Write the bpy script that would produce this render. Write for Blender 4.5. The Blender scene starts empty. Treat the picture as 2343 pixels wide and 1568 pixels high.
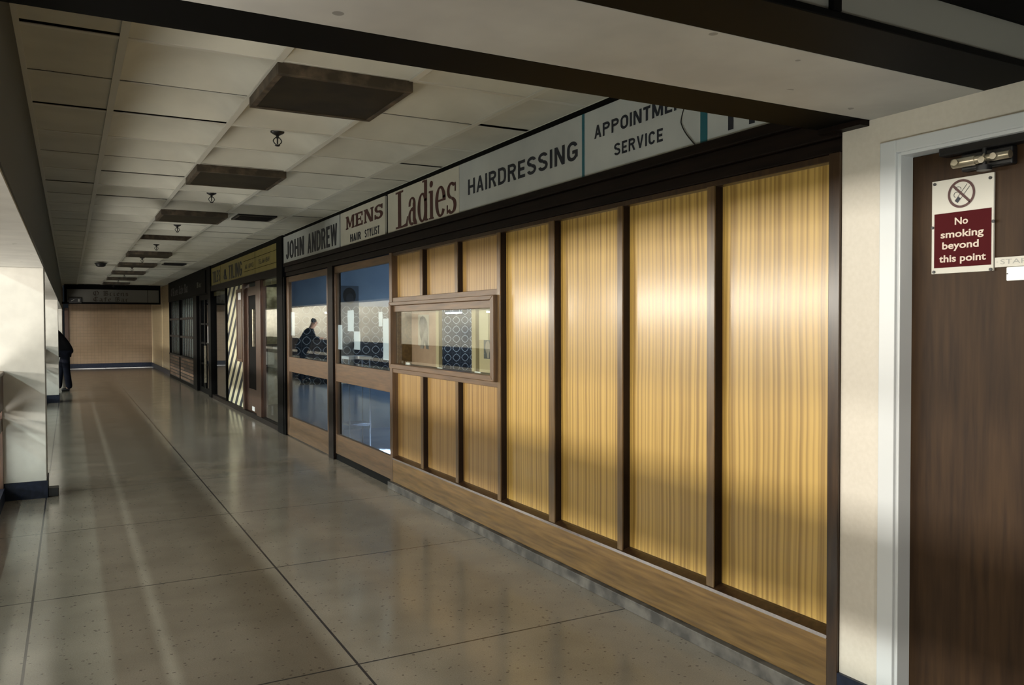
import bpy, bmesh, math, random
from mathutils import Vector, Matrix
random.seed(7)
S = bpy.context.scene
COL = S.collection

# ------------------------------------------------------------------ camera
YAW, PITCH, ROLL, FPX = 0.497304538, 0.0226771872, -0.00310129103, 1865.7
fw = Vector((math.sin(YAW)*math.cos(PITCH), math.cos(YAW)*math.cos(PITCH), -math.sin(PITCH)))
rt = Vector((math.cos(YAW), -math.sin(YAW), 0)); up = rt.cross(fw)
r2 = rt*math.cos(ROLL)+up*math.sin(ROLL); u2 = up*math.cos(ROLL)-rt*math.sin(ROLL)
cam = bpy.data.objects.new('camera', bpy.data.cameras.new('camera')); COL.objects.link(cam)
M = Matrix.Identity(4)
for i in range(3):
    M[i][0] = r2[i]; M[i][1] = u2[i]; M[i][2] = -fw[i]
M[2][3] = 1.5
cam.matrix_world = M
cam.data.sensor_width = 36; cam.data.lens = FPX/2343*36; cam.data.clip_start = .02
S.camera = cam

# ------------------------------------------------------------------ world, exposure
w = bpy.data.worlds.new('world'); S.world = w; w.use_nodes = True
w.node_tree.nodes['Background'].inputs[0].default_value = (.55, .68, .8, 1)
w.node_tree.nodes['Background'].inputs[1].default_value = .012
S.view_settings.view_transform = 'Standard'; S.view_settings.look = 'None'
S.view_settings.gamma = 1; S.view_settings.use_curve_mapping = False
S.view_settings.exposure = -0.15
S.cycles.use_denoising = True
S.cycles.max_bounces = 8; S.cycles.glossy_bounces = 5; S.cycles.transparent_max_bounces = 16
S.cycles.sample_clamp_indirect = 4

# ------------------------------------------------------------------ lights of the place
def area(name, loc, size, aim, power, color):
    l = bpy.data.lights.new(name, 'AREA'); l.shape = 'RECTANGLE'
    l.size, l.size_y = size; l.energy = power; l.color = color
    o = bpy.data.objects.new(name, l); COL.objects.link(o); o.location = loc
    d = Vector(aim)-Vector(loc)
    z = -d.normalized(); x = Vector((0, 1, 0)); x = (x - z*x.dot(z)).normalized() if abs(z.y) < .99 else Vector((1, 0, 0))
    y = z.cross(x); R = Matrix((x, y, z)).transposed()
    o.rotation_euler = R.to_euler()
    return o
WARM, COOL = (1, .955, .86), (.86, 1, .96)
# rows of fluorescent battens on the far side of the atrium
area('gallery_lamps_light', (-9.0, 8, 2.05), (34, .5), (0, 8, 1.3), 2700, WARM)
# lamp bank behind the viewer on the far gallery: gives the slanting light on the columns
area('near_lamps_light', (-3.3, -6.0, 2.1), (1.2, .35), (-.4, 8, 1.2), 400, WARM)
# added high row, no known lamps there, brightening the lower panels
area('lower_panel_fill_light', (-7.0, 8, 3.6), (32, .25), (1.5, 8, .6), 700, WARM)
# roof lights high over the atrium
area('roof_lamps_light', (-4.5, 9, 4.04), (26, .12), (0.4, 9, .3), 640, COOL)
# shop lights of the lower storey shining up through the atrium
for yy, pw, hh, zz in ((-3.4, 560, 2.4, -2.5), (6.8, 330, 3.4, -2.2), (17.5, 170, 3.4, -2.2)):
    area('lower_lamps_light', (-4.2, yy, zz), (1.0, hh), (1.6, yy+4.6, 0), pw, WARM).data.spread = 2.4
# the same far gallery lamps washing the wall behind them
area('gallery_wash_light', (-8.7, 30, 2.5), (90, .2), (-9.6, 30, 1.7), 4600, WARM)
# light inside the salon
area('salon_lamp_light', (5.8, 9.6, 2.6), (.5, 1.2), (5.0, 10.2, 0), 85, (.66, .80, 1))
area('salon_glare_light', (3.12, 8.9, 2.66), (.12, .12), (3.12, 8.9, 0), 60, (.9, .95, 1)).data.spread = .36  # added spot, no lamp known here: makes the glare on the salon floor
area('tile_shop_lamp_light', (3.3, 12.1, 2.66), (.5, .5), (3.2, 12.6, 0), 26, (1, .95, .8))
area('cafe_lamp_light', (4.2, 21.5, 2.5), (2.6, .8), (4.0, 21.5, 0), 10, (.8, .9, 1))
# added light hidden by the cafe sign, for the daylight strip on the floor
area('end_lobby_light', (1.3, 31.72, 2.7), (.15, 2.3), (1.3, 31.72, 0), 34, (.75, .86, 1)).data.spread = .42

# ------------------------------------------------------------------ materials
def mat(name, color=(.5, .5, .5), rough=.5, metal=0, spec=.5, coat=0, fn=None, emit=None, es=0):
    m = bpy.data.materials.new(name); m.use_nodes = True
    nt = m.node_tree; b = nt.nodes['Principled BSDF']
    b.inputs['Base Color'].default_value = (*color, 1); b.inputs['Roughness'].default_value = rough
    b.inputs['Metallic'].default_value = metal; b.inputs['Specular IOR Level'].default_value = spec
    b.inputs['Coat Weight'].default_value = coat; b.inputs['Coat Roughness'].default_value = .17
    if emit: b.inputs['Emission Color'].default_value = (*emit, 1); b.inputs['Emission Strength'].default_value = es
    if fn: fn(nt, b)
    return m
def N(nt, t, **kw):
    n = nt.nodes.new(t)
    for k, v in kw.items():
        if k.startswith('i_'):
            key = k[2:]; key = int(key) if key.isdigit() else key
            n.inputs[key].default_value = v
        else: setattr(n, k, v)
    return n
def math_(nt, op, a, b=None, c=None):
    n = nt.nodes.new('ShaderNodeMath'); n.operation = op
    for i, v in enumerate((a, b, c)):
        if v is None: continue
        if isinstance(v, (int, float)): n.inputs[i].default_value = v
        else: nt.links.new(v, n.inputs[i])
    return n.outputs[0]
def coords(nt, scale=(1, 1, 1), rnd=False):
    tc = N(nt, 'ShaderNodeTexCoord'); mp = N(nt, 'ShaderNodeMapping'); mp.inputs['Scale'].default_value = scale
    if rnd:
        oi = N(nt, 'ShaderNodeObjectInfo'); va = N(nt, 'ShaderNodeVectorMath', operation='SCALE')
        cx = N(nt, 'ShaderNodeCombineXYZ')
        for i in range(3): nt.links.new(oi.outputs['Random'], cx.inputs[i])
        va.inputs['Scale'].default_value = 37.0
        nt.links.new(cx.outputs[0], va.inputs[0]); ad = N(nt, 'ShaderNodeVectorMath', operation='ADD')
        nt.links.new(tc.outputs['Object'], ad.inputs[0]); nt.links.new(va.outputs[0], ad.inputs[1])
        nt.links.new(ad.outputs[0], mp.inputs[0])
    else: nt.links.new(tc.outputs['Object'], mp.inputs[0])
    return mp.outputs[0]
def ramp(nt, fac, stops):
    r = N(nt, 'ShaderNodeValToRGB')
    while len(r.color_ramp.elements) < len(stops): r.color_ramp.elements.new(.5)
    for e, (p, c) in zip(r.color_ramp.elements, stops): e.position = p; e.color = (*c, 1)
    nt.links.new(fac, r.inputs[0]); return r.outputs[0]
def noise(nt, vec, scale, detail=3, rough=.5):
    n = N(nt, 'ShaderNodeTexNoise'); n.inputs['Scale'].default_value = scale
    n.inputs['Detail'].default_value = detail; n.inputs['Roughness'].default_value = rough
    nt.links.new(vec, n.inputs['Vector']); return n.outputs[0]
def noisy(c1, c2, scale=(1, 1, 1), nscale=8, detail=4, lo=.35, hi=.65, rnd=False, bump=0, rvar=None):
    def fn(nt, b):
        v = coords(nt, scale, rnd); f = noise(nt, v, nscale, detail)
        nt.links.new(ramp(nt, f, [(lo, c1), (hi, c2)]), b.inputs['Base Color'])
        if bump:
            bp = N(nt, 'ShaderNodeBump'); bp.inputs['Strength'].default_value = bump; bp.inputs['Distance'].default_value = .01
            nt.links.new(f, bp.inputs['Height']); nt.links.new(bp.outputs[0], b.inputs['Normal'])
        if rvar:
            mr = N(nt, 'ShaderNodeMapRange'); mr.inputs[3].default_value, mr.inputs[4].default_value = rvar
            nt.links.new(f, mr.inputs[0]); nt.links.new(mr.outputs[0], b.inputs['Roughness'])
    return fn

def veneer_fn(dark, light):
    def fn(nt, b):
        v = coords(nt, (1, 1, 1), True)
        wob = noise(nt, v, 1.3, 2)
        sx = N(nt, 'ShaderNodeSeparateXYZ'); nt.links.new(v, sx.inputs[0])
        yy = math_(nt, 'ADD', sx.outputs[1], math_(nt, 'MULTIPLY', wob, .035))
        cb = N(nt, 'ShaderNodeCombineXYZ'); nt.links.new(yy, cb.inputs[1])
        nt.links.new(math_(nt, 'MULTIPLY', sx.outputs[2], .003), cb.inputs[2])
        f1 = noise(nt, cb.outputs[0], 34, 2, .5)
        cb2 = N(nt, 'ShaderNodeCombineXYZ'); nt.links.new(yy, cb2.inputs[1]); nt.links.new(math_(nt, 'MULTIPLY', sx.outputs[2], .008), cb2.inputs[2])
        f2 = noise(nt, cb2.outputs[0], 120, 2)
        wv = math_(nt, 'SINE', math_(nt, 'MULTIPLY', math_(nt, 'ADD', yy, math_(nt, 'MULTIPLY', f1, .05)), 215))
        f = math_(nt, 'ADD', math_(nt, 'ADD', math_(nt, 'MULTIPLY', f1, .72), math_(nt, 'MULTIPLY', f2, .28)), math_(nt, 'MULTIPLY', wv, .10))
        nt.links.new(ramp(nt, f, [(.34, dark), (.60, light)]), b.inputs['Base Color'])
    return fn
def grain(c1, c2, axis, rnd=True):
    sc = {'y': (30, 2.2, 30), 'z': (30, 30, 2.2), 'x': (2.2, 30, 30)}[axis]
    return noisy(c1, c2, sc, 1.6, 5, .3, .7, rnd)

VENEER = mat('oak_veneer', rough=.38, coat=.5, fn=veneer_fn((.27, .155, .033), (.52, .335, .088)))
VENEER2 = mat('dull_oak_veneer', rough=.33, coat=.2, fn=veneer_fn((.21, .115, .033), (.38, .235, .078)))
MULL = mat('mullion_timber', rough=.28, coat=.3, spec=.35, fn=grain((.020, .010, .005), (.052, .027, .012), 'z'))
MULLD = mat('dark_mullion_core', rough=.45, spec=.2, fn=grain((.010, .005, .003), (.022, .011, .006), 'z'))  # mullion cores and glazing bars, darker than their front caps
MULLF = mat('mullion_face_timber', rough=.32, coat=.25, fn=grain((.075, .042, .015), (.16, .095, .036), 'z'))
BASE = mat('base_timber', rough=.38, fn=grain((.085, .045, .012), (.19, .108, .033), 'y'))
RAIL = mat('door_timber', rough=.36, fn=grain((.075, .042, .02), (.145, .082, .038), 'y'))
STILE = mat('stile_timber', rough=.36, fn=grain((.065, .036, .018), (.125, .07, .033), 'z'))
DARKW = mat('dark_timber', rough=.5, spec=.12, fn=grain((.004, .0025, .002), (.011, .006, .0045), 'y'))
BLACKW = mat('black_timber', (.002, .002, .002), .6, spec=.06)
REDW = mat('mahogany', rough=.35, fn=grain((.03, .013, .008), (.075, .034, .018), 'z'))
DOORW = mat('walnut_door', rough=.5, spec=.18, fn=grain((.022, .011, .005), (.046, .024, .010), 'z'))
CREAM = mat('cream_paint', rough=.55, fn=noisy((.62, .57, .49), (.65, .60, .52), nscale=60, bump=.05))
COLP = mat('column_paint', rough=.5, fn=noisy((.50, .485, .445), (.55, .535, .49), nscale=9))
WHITE = mat('white_gloss', (.63, .65, .66), .3)
def soffit_fn(nt, b):
    v = coords(nt); base = ramp(nt, noise(nt, v, 4), [(.35, (.40, .39, .37)), (.65, (.47, .46, .43))])
    vo = N(nt, 'ShaderNodeTexVoronoi'); vo.inputs['Scale'].default_value = 7; nt.links.new(v, vo.inputs['Vector'])
    k = math_(nt, 'MULTIPLY', math_(nt, 'LESS_THAN', vo.outputs['Distance'], .10), math_(nt, 'GREATER_THAN', noise(nt, v, 5, 1), .52))
    mx = N(nt, 'ShaderNodeMix', data_type='RGBA'); nt.links.new(math_(nt, 'MULTIPLY', k, .6), mx.inputs[0])
    nt.links.new(base, mx.inputs[6]); mx.inputs[7].default_value = (.10, .09, .08, 1); nt.links.new(mx.outputs[2], b.inputs['Base Color'])
SOFFIT = mat('soffit_paint', rough=.6, fn=soffit_fn)
NAVY = mat('navy_skirting', rough=.4, spec=.3, fn=noisy((.005, .008, .018), (.010, .015, .034), nscale=30))
TILEC = mat('ceiling_board', rough=.75, fn=noisy((.43, .42, .36), (.50, .49, .42), nscale=3))
TEE = mat('ceiling_tee', (.50, .49, .43), .5)
VOID = mat('ceiling_void', (.004, .004, .004), .9)
LAMPB = mat('lamp_diffuser_brown', rough=.5, spec=.15, fn=noisy((.016, .012, .007), (.030, .023, .012), nscale=6))
LAMPF = mat('lamp_frame_rust', rough=.55, fn=noisy((.03, .021, .011), (.11, .08, .05), nscale=14, lo=.42, hi=.75))
IRON = mat('black_iron', (.006, .006, .007), .4)
def floor_fn(nt, b):
    tc = N(nt, 'ShaderNodeTexCoord'); v = tc.outputs['Object']
    vo = N(nt, 'ShaderNodeTexVoronoi'); vo.inputs['Scale'].default_value = 34; nt.links.new(v, vo.inputs['Vector'])
    base = ramp(nt, noise(nt, v, 2.2, 5), [(.3, (.225, .190, .148)), (.7, (.305, .260, .206))])
    spk = math_(nt, 'LESS_THAN', vo.outputs['Distance'], .24)
    pick = math_(nt, 'GREATER_THAN', noise(nt, v, 31, 1), .56)
    spk = math_(nt, 'MULTIPLY', spk, pick)
    fine = noise(nt, v, 160, 2)
    mx = N(nt, 'ShaderNodeMix', data_type='RGBA'); nt.links.new(math_(nt, 'MULTIPLY', spk, .7), mx.inputs[0])
    nt.links.new(base, mx.inputs[6]); mx.inputs[7].default_value = (.075, .06, .05, 1)
    m2 = N(nt, 'ShaderNodeMix', data_type='RGBA', blend_type='MULTIPLY'); m2.inputs[0].default_value = .5
    nt.links.new(mx.outputs[2], m2.inputs[6]); nt.links.new(ramp(nt, fine, [(.3, (.62, .62, .62)), (.65, (1, 1, 1))]), m2.inputs[7])
    sx = N(nt, 'ShaderNodeSeparateXYZ'); nt.links.new(v, sx.inputs[0])
    def line(c, off, pitch, wd):
        f = math_(nt, 'FRACT', math_(nt, 'ADD', math_(nt, 'DIVIDE', math_(nt, 'SUBTRACT', c, off), pitch), 100.5))
        return math_(nt, 'LESS_THAN', math_(nt, 'ABSOLUTE', math_(nt, 'SUBTRACT', f, .5)), wd/pitch/2)
    lx = math_(nt, 'LESS_THAN', math_(nt, 'ABSOLUTE', math_(nt, 'SUBTRACT', sx.outputs[0], 1.1)), .006)
    lx2 = math_(nt, 'LESS_THAN', math_(nt, 'ABSOLUTE', math_(nt, 'ADD', sx.outputs[0], .195)), .006)
    ly = line(sx.outputs[1], 3.46, 1.64, .011)
    j = math_(nt, 'MAXIMUM', math_(nt, 'MAXIMUM', lx, lx2), ly)
    m3 = N(nt, 'ShaderNodeMix', data_type='RGBA'); nt.links.new(math_(nt, 'MULTIPLY', j, .95), m3.inputs[0])
    nt.links.new(m2.outputs[2], m3.inputs[6]); m3.inputs[7].default_value = (.03, .025, .025, 1)
    nt.links.new(m3.outputs[2], b.inputs['Base Color'])
    rr = N(nt, 'ShaderNodeMapRange'); rr.inputs[3].default_value = .10; rr.inputs[4].default_value = .21
    nt.links.new(noise(nt, v, 3, 5), rr.inputs[0]); nt.links.new(rr.outputs[0], b.inputs['Roughness'])
FLOOR = mat('terrazzo', rough=.2, fn=floor_fn)
def grid_fn(c, g, sx_, sz_, wd, ax=0):
    def fn(nt, b):
        tc = N(nt, 'ShaderNodeTexCoord'); s = N(nt, 'ShaderNodeSeparateXYZ'); nt.links.new(tc.outputs['Object'], s.inputs[0])
        def ln(o, p):
            f = math_(nt, 'FRACT', math_(nt, 'ADD', math_(nt, 'DIVIDE', o, p), 50.))
            return math_(nt, 'LESS_THAN', f, wd/p)
        j = math_(nt, 'MAXIMUM', ln(s.outputs[ax], sx_), ln(s.outputs[2], sz_))
        base = ramp(nt, noise(nt, tc.outputs['Object'], 5, 3), [(.3, tuple(x*.85 for x in c)), (.7, c)])
        mx = N(nt, 'ShaderNodeMix', data_type='RGBA'); nt.links.new(j, mx.inputs[0]); nt.links.new(base, mx.inputs[6]); mx.inputs[7].default_value = (*g, 1)
        nt.links.new(mx.outputs[2], b.inputs['Base Color'])
    return fn
ENDTILE = mat('small_wall_tile', rough=.35, fn=grid_fn((.27, .19, .12), (.17, .125, .08), .11, .11, .008, 0))
SIDETILE = mat('large_wall_tile', rough=.3, fn=grid_fn((.42, .33, .19), (.26, .20, .12), .16, .16, .006, 1))
YTILE = mat('yellow_tile_sign', rough=.4, fn=grid_fn((.25, .20, .037), (.12, .095, .015), .09, .40, .012, 1))
def brick_fn(nt, b):
    tc = N(nt, 'ShaderNodeTexCoord'); s = N(nt, 'ShaderNodeSeparateXYZ'); nt.links.new(tc.outputs['Object'], s.inputs[0])
    c = N(nt, 'ShaderNodeCombineXYZ'); nt.links.new(s.outputs[1], c.inputs[0]); nt.links.new(s.outputs[2], c.inputs[1])
    br = N(nt, 'ShaderNodeTexBrick'); nt.links.new(c.outputs[0], br.inputs['Vector'])
    br.inputs['Color1'].default_value = (.22, .135, .085, 1); br.inputs['Color2'].default_value = (.045, .028, .02, 1)
    br.inputs['Mortar'].default_value = (.012, .011, .010, 1); br.inputs['Scale'].default_value = 1
    br.inputs['Brick Width'].default_value = .75; br.inputs['Row Height'].default_value = .083; br.inputs['Mortar Size'].default_value = .014
    nt.links.new(br.outputs[0], b.inputs['Base Color'])
BRICK = mat('brick', rough=.6, fn=brick_fn)
def glass_mat(name, tint=(1, 1, 1), rough=0.0, refl=1.0):
    m = bpy.data.materials.new(name); m.use_nodes = True; nt = m.node_tree; nt.nodes.clear()
    out = N(nt, 'ShaderNodeOutputMaterial'); mx = N(nt, 'ShaderNodeMixShader'); fr = N(nt, 'ShaderNodeFresnel'); ge = N(nt, 'ShaderNodeNewGeometry')
    nt.links.new(math_(nt, 'SUBTRACT', 1.5, math_(nt, 'MULTIPLY', ge.outputs['Backfacing'], 1.5-1/1.5)), fr.inputs[0])
    tr = N(nt, 'ShaderNodeBsdfTransparent'); tr.inputs[0].default_value = (*tint, 1)
    gl = N(nt, 'ShaderNodeBsdfGlossy'); gl.inputs['Roughness'].default_value = rough; gl.inputs[0].default_value = (refl, refl, refl, 1)
    nt.links.new(fr.outputs[0], mx.inputs[0]); nt.links.new(tr.outputs[0], mx.inputs[1]); nt.links.new(gl.outputs[0], mx.inputs[2])
    nt.links.new(mx.outputs[0], out.inputs[0]); return m
GLASS = glass_mat('shop_glass', (.88, .93, .95))
CASEGLASS = glass_mat('case_glass', (.93, .96, .94))
def ring_fn(nt, b):
    tc = N(nt, 'ShaderNodeTexCoord'); s = N(nt, 'ShaderNodeSeparateXYZ'); nt.links.new(tc.outputs['Object'], s.inputs[0])
    def cell(o, off):
        f = math_(nt, 'FRACT', math_(nt, 'ADD', math_(nt, 'DIVIDE', math_(nt, 'SUBTRACT', o, off), .142), 50.5))
        return math_(nt, 'ABSOLUTE', math_(nt, 'SUBTRACT', f, .5))
    a, c = cell(s.outputs[0], 2.74), cell(s.outputs[2], 1.42)
    l2 = math_(nt, 'SQRT', math_(nt, 'ADD', math_(nt, 'MULTIPLY', a, a), math_(nt, 'MULTIPLY', c, c)))
    l1 = math_(nt, 'MULTIPLY', math_(nt, 'ADD', a, c), .80)
    r = math_(nt, 'ADD', math_(nt, 'MULTIPLY', l2, .6), math_(nt, 'MULTIPLY', l1, .4))
    ring = math_(nt, 'LESS_THAN', math_(nt, 'ABSOLUTE', math_(nt, 'SUBTRACT', r, .36)), .035)
    lat = math_(nt, 'GREATER_THAN', math_(nt, 'MAXIMUM', a, c), .485)
    tex = math_(nt, 'MULTIPLY', math_(nt, 'GREATER_THAN', noise(nt, tc.outputs['Object'], 90, 2), .56), .12)
    f = math_(nt, 'MAXIMUM', math_(nt, 'MAXIMUM', ring, math_(nt, 'MULTIPLY', lat, .22)), tex)
    nt.links.new(ramp(nt, f, [(0, (.010, .013, .022)), (1, (.42, .45, .46))]), b.inputs['Base Color'])
RING = mat('ring_print_fabric', rough=.7, fn=ring_fn)
def stripe_fn(nt, b):
    tc = N(nt, 'ShaderNodeTexCoord'); s = N(nt, 'ShaderNodeSeparateXYZ'); nt.links.new(tc.outputs['Object'], s.inputs[0])
    c = math_(nt, 'ADD', s.outputs[1], math_(nt, 'MULTIPLY', s.outputs[2], 1.3))
    f = math_(nt, 'FRACT', math_(nt, 'ADD', math_(nt, 'DIVIDE', math_(nt, 'SUBTRACT', c, 15.88), .455), 60.))
    k = math_(nt, 'LESS_THAN', f, .53)
    nt.links.new(ramp(nt, k, [(.4, (.014, .018, .026)), (.6, (.72, .69, .47))]), b.inputs['Base Color'])
STRIPE = mat('diagonal_stripe_sheet', rough=.5, fn=stripe_fn)
MARBLE = mat('marble_tile', rough=.3, fn=noisy((.30, .26, .13), (.62, .58, .38), nscale=11, detail=6, lo=.4, hi=.6))
MARBLE2 = mat('pale_marble_tile', rough=.3, fn=noisy((.45, .41, .29), (.66, .63, .48), nscale=14, detail=6))
BLUEW = mat('blue_salon_wall', rough=.6, fn=noisy((.19, .25, .34), (.24, .31, .40), nscale=3))
BLUEF = mat('blue_salon_floor', rough=.25, fn=noisy((.17, .22, .32), (.24, .30, .40), nscale=2))
DIM = mat('dim_wall', (.16, .15, .12), .7)
PAPER = mat('white_paper', (.82, .83, .84), .6)
SIGNG = mat('grey_sign_sheet', rough=.45, fn=noisy((.40, .42, .41), (.46, .48, .46), nscale=3))
SIGNC = mat('cream_sign_sheet', rough=.45, fn=noisy((.50, .48, .40), (.56, .54, .45), nscale=3))
SIGNW = mat('white_sign_plastic', (.53, .51, .45), .4)
INK = mat('navy_lettering', (.006, .010, .020), .5)
MAROON = mat('maroon_lettering', (.055, .012, .010), .5)
TEAL = mat('teal_strip', (.006, .10, .13), .4)
SRED = mat('sign_maroon', (.060, .005, .007), .55, spec=.06)
PALE = mat('pale_lettering', (.60, .50, .42), .5)
GREYL = mat('grey_lettering', (.30, .30, .28), .5)
PINK = mat('pink_board', rough=.7, fn=noisy((.36, .22, .15), (.44, .28, .19), nscale=6))
BEIGE = mat('beige_board', (.50, .40, .24), .6)
SILVER = mat('worn_silver', rough=.32, metal=.9, fn=noisy((.42, .38, .28), (.65, .60, .48), nscale=20))
BLUEPL = mat('plinth_concrete', rough=.6, fn=noisy((.035, .03, .026), (.12, .105, .09), nscale=9, lo=.4, hi=.7))
CLOTH = mat('black_cloth', (.005, .005, .006), .95, spec=.1)
JEANS = mat('dark_trousers', (.005, .006, .011), .95, spec=.1)
SKIN = mat('skin', (.42, .25, .18), .5)
HAIR = mat('dark_hair', (.015, .011, .009), .6)
PHOTO = mat('photo_print', rough=.4, fn=noisy((.05, .045, .05), (.30, .26, .24), nscale=9, detail=6))
TUBE = mat('lit_tube', (1, 1, 1), .4, emit=(.93, .95, 1), es=70)
REED = mat('grey_blind', rough=.45, fn=noisy((.52, .57, .55), (.62, .67, .65), nscale=2))

# ------------------------------------------------------------------ mesh helpers
class MB:
    def __init__(s): s.v = []; s.f = []; s.smooth = []
    def add(s, vs, fs, smooth=False):
        n = len(s.v); s.v += [tuple(p) for p in vs]
        for f in fs: s.f.append(tuple(n+i for i in f)); s.smooth.append(smooth)
        return s
    def box(s, x0, x1, y0, y1, z0, z1):
        x0, x1 = sorted((x0, x1)); y0, y1 = sorted((y0, y1)); z0, z1 = sorted((z0, z1))
        return s.add([(x0, y0, z0), (x1, y0, z0), (x1, y1, z0), (x0, y1, z0), (x0, y0, z1), (x1, y0, z1), (x1, y1, z1), (x0, y1, z1)],
                     [(0, 3, 2, 1), (4, 5, 6, 7), (0, 1, 5, 4), (1, 2, 6, 5), (2, 3, 7, 6), (3, 0, 4, 7)])
    def prism(s, poly, fa, fb):      # poly of 2D points mapped to two parallel faces
        n = len(poly); A = [fa(p) for p in poly]; B = [fb(p) for p in poly]
        return s.add(A+B, [tuple(range(n)), tuple(range(2*n-1, n-1, -1))]+[(i, n+i, n+(i+1) % n, (i+1) % n) for i in range(n)])
    def cyl(s, p0, p1, r0, r1=None, n=16, caps=True):
        p0, p1 = Vector(p0), Vector(p1); r1 = r0 if r1 is None else r1
        z = (p1-p0).normalized(); x = z.orthogonal().normalized(); y = z.cross(x)
        A = [p0+(x*math.cos(a)+y*math.sin(a))*r0 for a in [2*math.pi*i/n for i in range(n)]]
        B = [p1+(x*math.cos(a)+y*math.sin(a))*r1 for a in [2*math.pi*i/n for i in range(n)]]
        s.add(A+B, [(i, (i+1) % n, n+(i+1) % n, n+i) for i in range(n)], True)
        if caps: s.add(A, [tuple(range(n-1, -1, -1))]); s.add(B, [tuple(range(n))])
        return s
    def lathe(s, c, prof, n=20):     # profile (r, z) around the vertical axis
        c = Vector(c); V = []; F = []
        for r, z in prof:
            V += [c+Vector((r*math.cos(2*math.pi*i/n), r*math.sin(2*math.pi*i/n), z)) for i in range(n)]
        for k in range(len(prof)-1):
            for i in range(n): F.append((k*n+i, k*n+(i+1) % n, (k+1)*n+(i+1) % n, (k+1)*n+i))
        return s.add(V, F, True)
    def tube(s, pts, r, n=8):
        pts = [Vector(p) for p in pts]
        for a, b in zip(pts, pts[1:]): s.cyl(a, b, r, r, n)
        return s
    def build(s, name, m, parent=None, bevel=0, loc=None):
        me = bpy.data.meshes.new(name); me.from_pydata(s.v, [], s.f)
        for p, sm in zip(me.polygons, s.smooth): p.use_smooth = sm
        me.materials.append(m)
        bm = bmesh.new(); bm.from_mesh(me); bmesh.ops.recalc_face_normals(bm, faces=bm.faces); bm.to_mesh(me); bm.free()
        o = bpy.data.objects.new(name, me); COL.objects.link(o)
        if parent: o.parent = parent
        if loc: o.location = loc
        if bevel:
            b = o.modifiers.new('bevel', 'BEVEL'); b.width = bevel; b.segments = 2; b.limit_method = 'ANGLE'
        return o
def tag(o, label=None, cat=None, group=None, kind=None):
    if label: o['label'] = label
    if cat: o['category'] = cat
    if group: o['group'] = group
    if kind: o['kind'] = kind
    return o
def thing(name, label, cat, loc=(0, 0, 0), group=None, kind=None):
    o = bpy.data.objects.new(name, None); COL.objects.link(o); o.location = loc; o.empty_display_size = .1
    return tag(o, label, cat, group, kind)
def struct(name, mb, m, label=None, cat=None, bevel=0):
    o = mb.build(name, m, None, bevel); o['kind'] = 'structure'
    return tag(o, label, cat)
def box(name, m, parent, *b, bevel=0): return MB().box(*b).build(name, m, parent, bevel)
def copy_tree(o, parent=None):
    c = o.copy(); COL.objects.link(c); c.parent = parent
    for ch in list(o.children): copy_tree(ch, c)
    return c

# lettering: FACE maps (u right, v up, w out of the surface) into the room
def on_facade(X):  return lambda u, v, w_: (X-w_, -u, v)     # u = -y
def on_front(Y):   return lambda u, v, w_: (u, Y-w_, v)      # surface facing the viewer's end of the corridor
def text(name, body, rect, face, m, parent, bold=0.0, thick=.002):
    c = bpy.data.curves.new('t', 'FONT'); c.body = body; c.offset = bold; c.align_x = 'CENTER'; c.resolution_u = 4
    o = bpy.data.objects.new('t', c); COL.objects.link(o); bpy.context.view_layer.update()
    me = bpy.data.meshes.new_from_object(o.evaluated_get(bpy.context.evaluated_depsgraph_get()))
    vs = [v.co.copy() for v in me.vertices]; fs = [tuple(p.vertices) for p in me.polygons]
    bpy.data.objects.remove(o); bpy.data.curves.remove(c); bpy.data.meshes.remove(me)
    x0 = min(v.x for v in vs); x1 = max(v.x for v in vs); y0 = min(v.y for v in vs); y1 = max(v.y for v in vs)
    u0, u1, v0, v1 = rect
    mb = MB(); mb.add([face(u0+(v.x-x0)/(x1-x0)*(u1-u0), v0+(v.y-y0)/(y1-y0)*(v1-v0), thick) for v in vs], fs)
    return mb.build(name, m, parent)
def arc(cx, cy, rx, ry, th, tv, a0, a1, n=22):
    P = []; Q = []
    for i in range(n+1):
        a = math.radians(a0+(a1-a0)*i/n)
        P.append((cx+rx*math.cos(a), cy+ry*math.sin(a))); Q.append((cx+(rx-th)*math.cos(a), cy+(ry-tv)*math.sin(a)))
    return [[P[i], P[i+1], Q[i+1], Q[i]] for i in range(n)]
def polys(name, ps, face, m, parent, off=(0, 0), sc=(1, 1), thick=.002):
    mb = MB()
    for k, p in enumerate(ps):
        mb.add([face(off[0]+x*sc[0], off[1]+y*sc[1], thick+.00002*(k % 7)) for x, y in p], [tuple(range(len(p)))])
    return mb.build(name, m, parent)
def R(x0, x1, y0, y1): return [(x0, y0), (x1, y0), (x1, y1), (x0, y1)]
def ring_(x0, x1, y0, y1, t, tv, a0=0, a1=360): return arc((x0+x1)/2, (y0+y1)/2, (x1-x0)/2, (y1-y0)/2, t, tv, a0, a1, 24)
def stadium(x0, x1, y0, y1, t, tv, gap=False):
    k = min(.36, (y1-y0)/2); o = ring_(x0, x1, y1-2*k, y1, t, tv, 20 if gap else 0, 180)+ring_(x0, x1, y0, y0+2*k, t, tv, 180, 340 if gap else 360)
    if y1-k > y0+k: o += [R(x0, x0+t, y0+k, y1-k)]+([] if gap else [R(x1-t, x1, y0+k, y1-k)])
    elif not gap: pass
    return o
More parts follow.
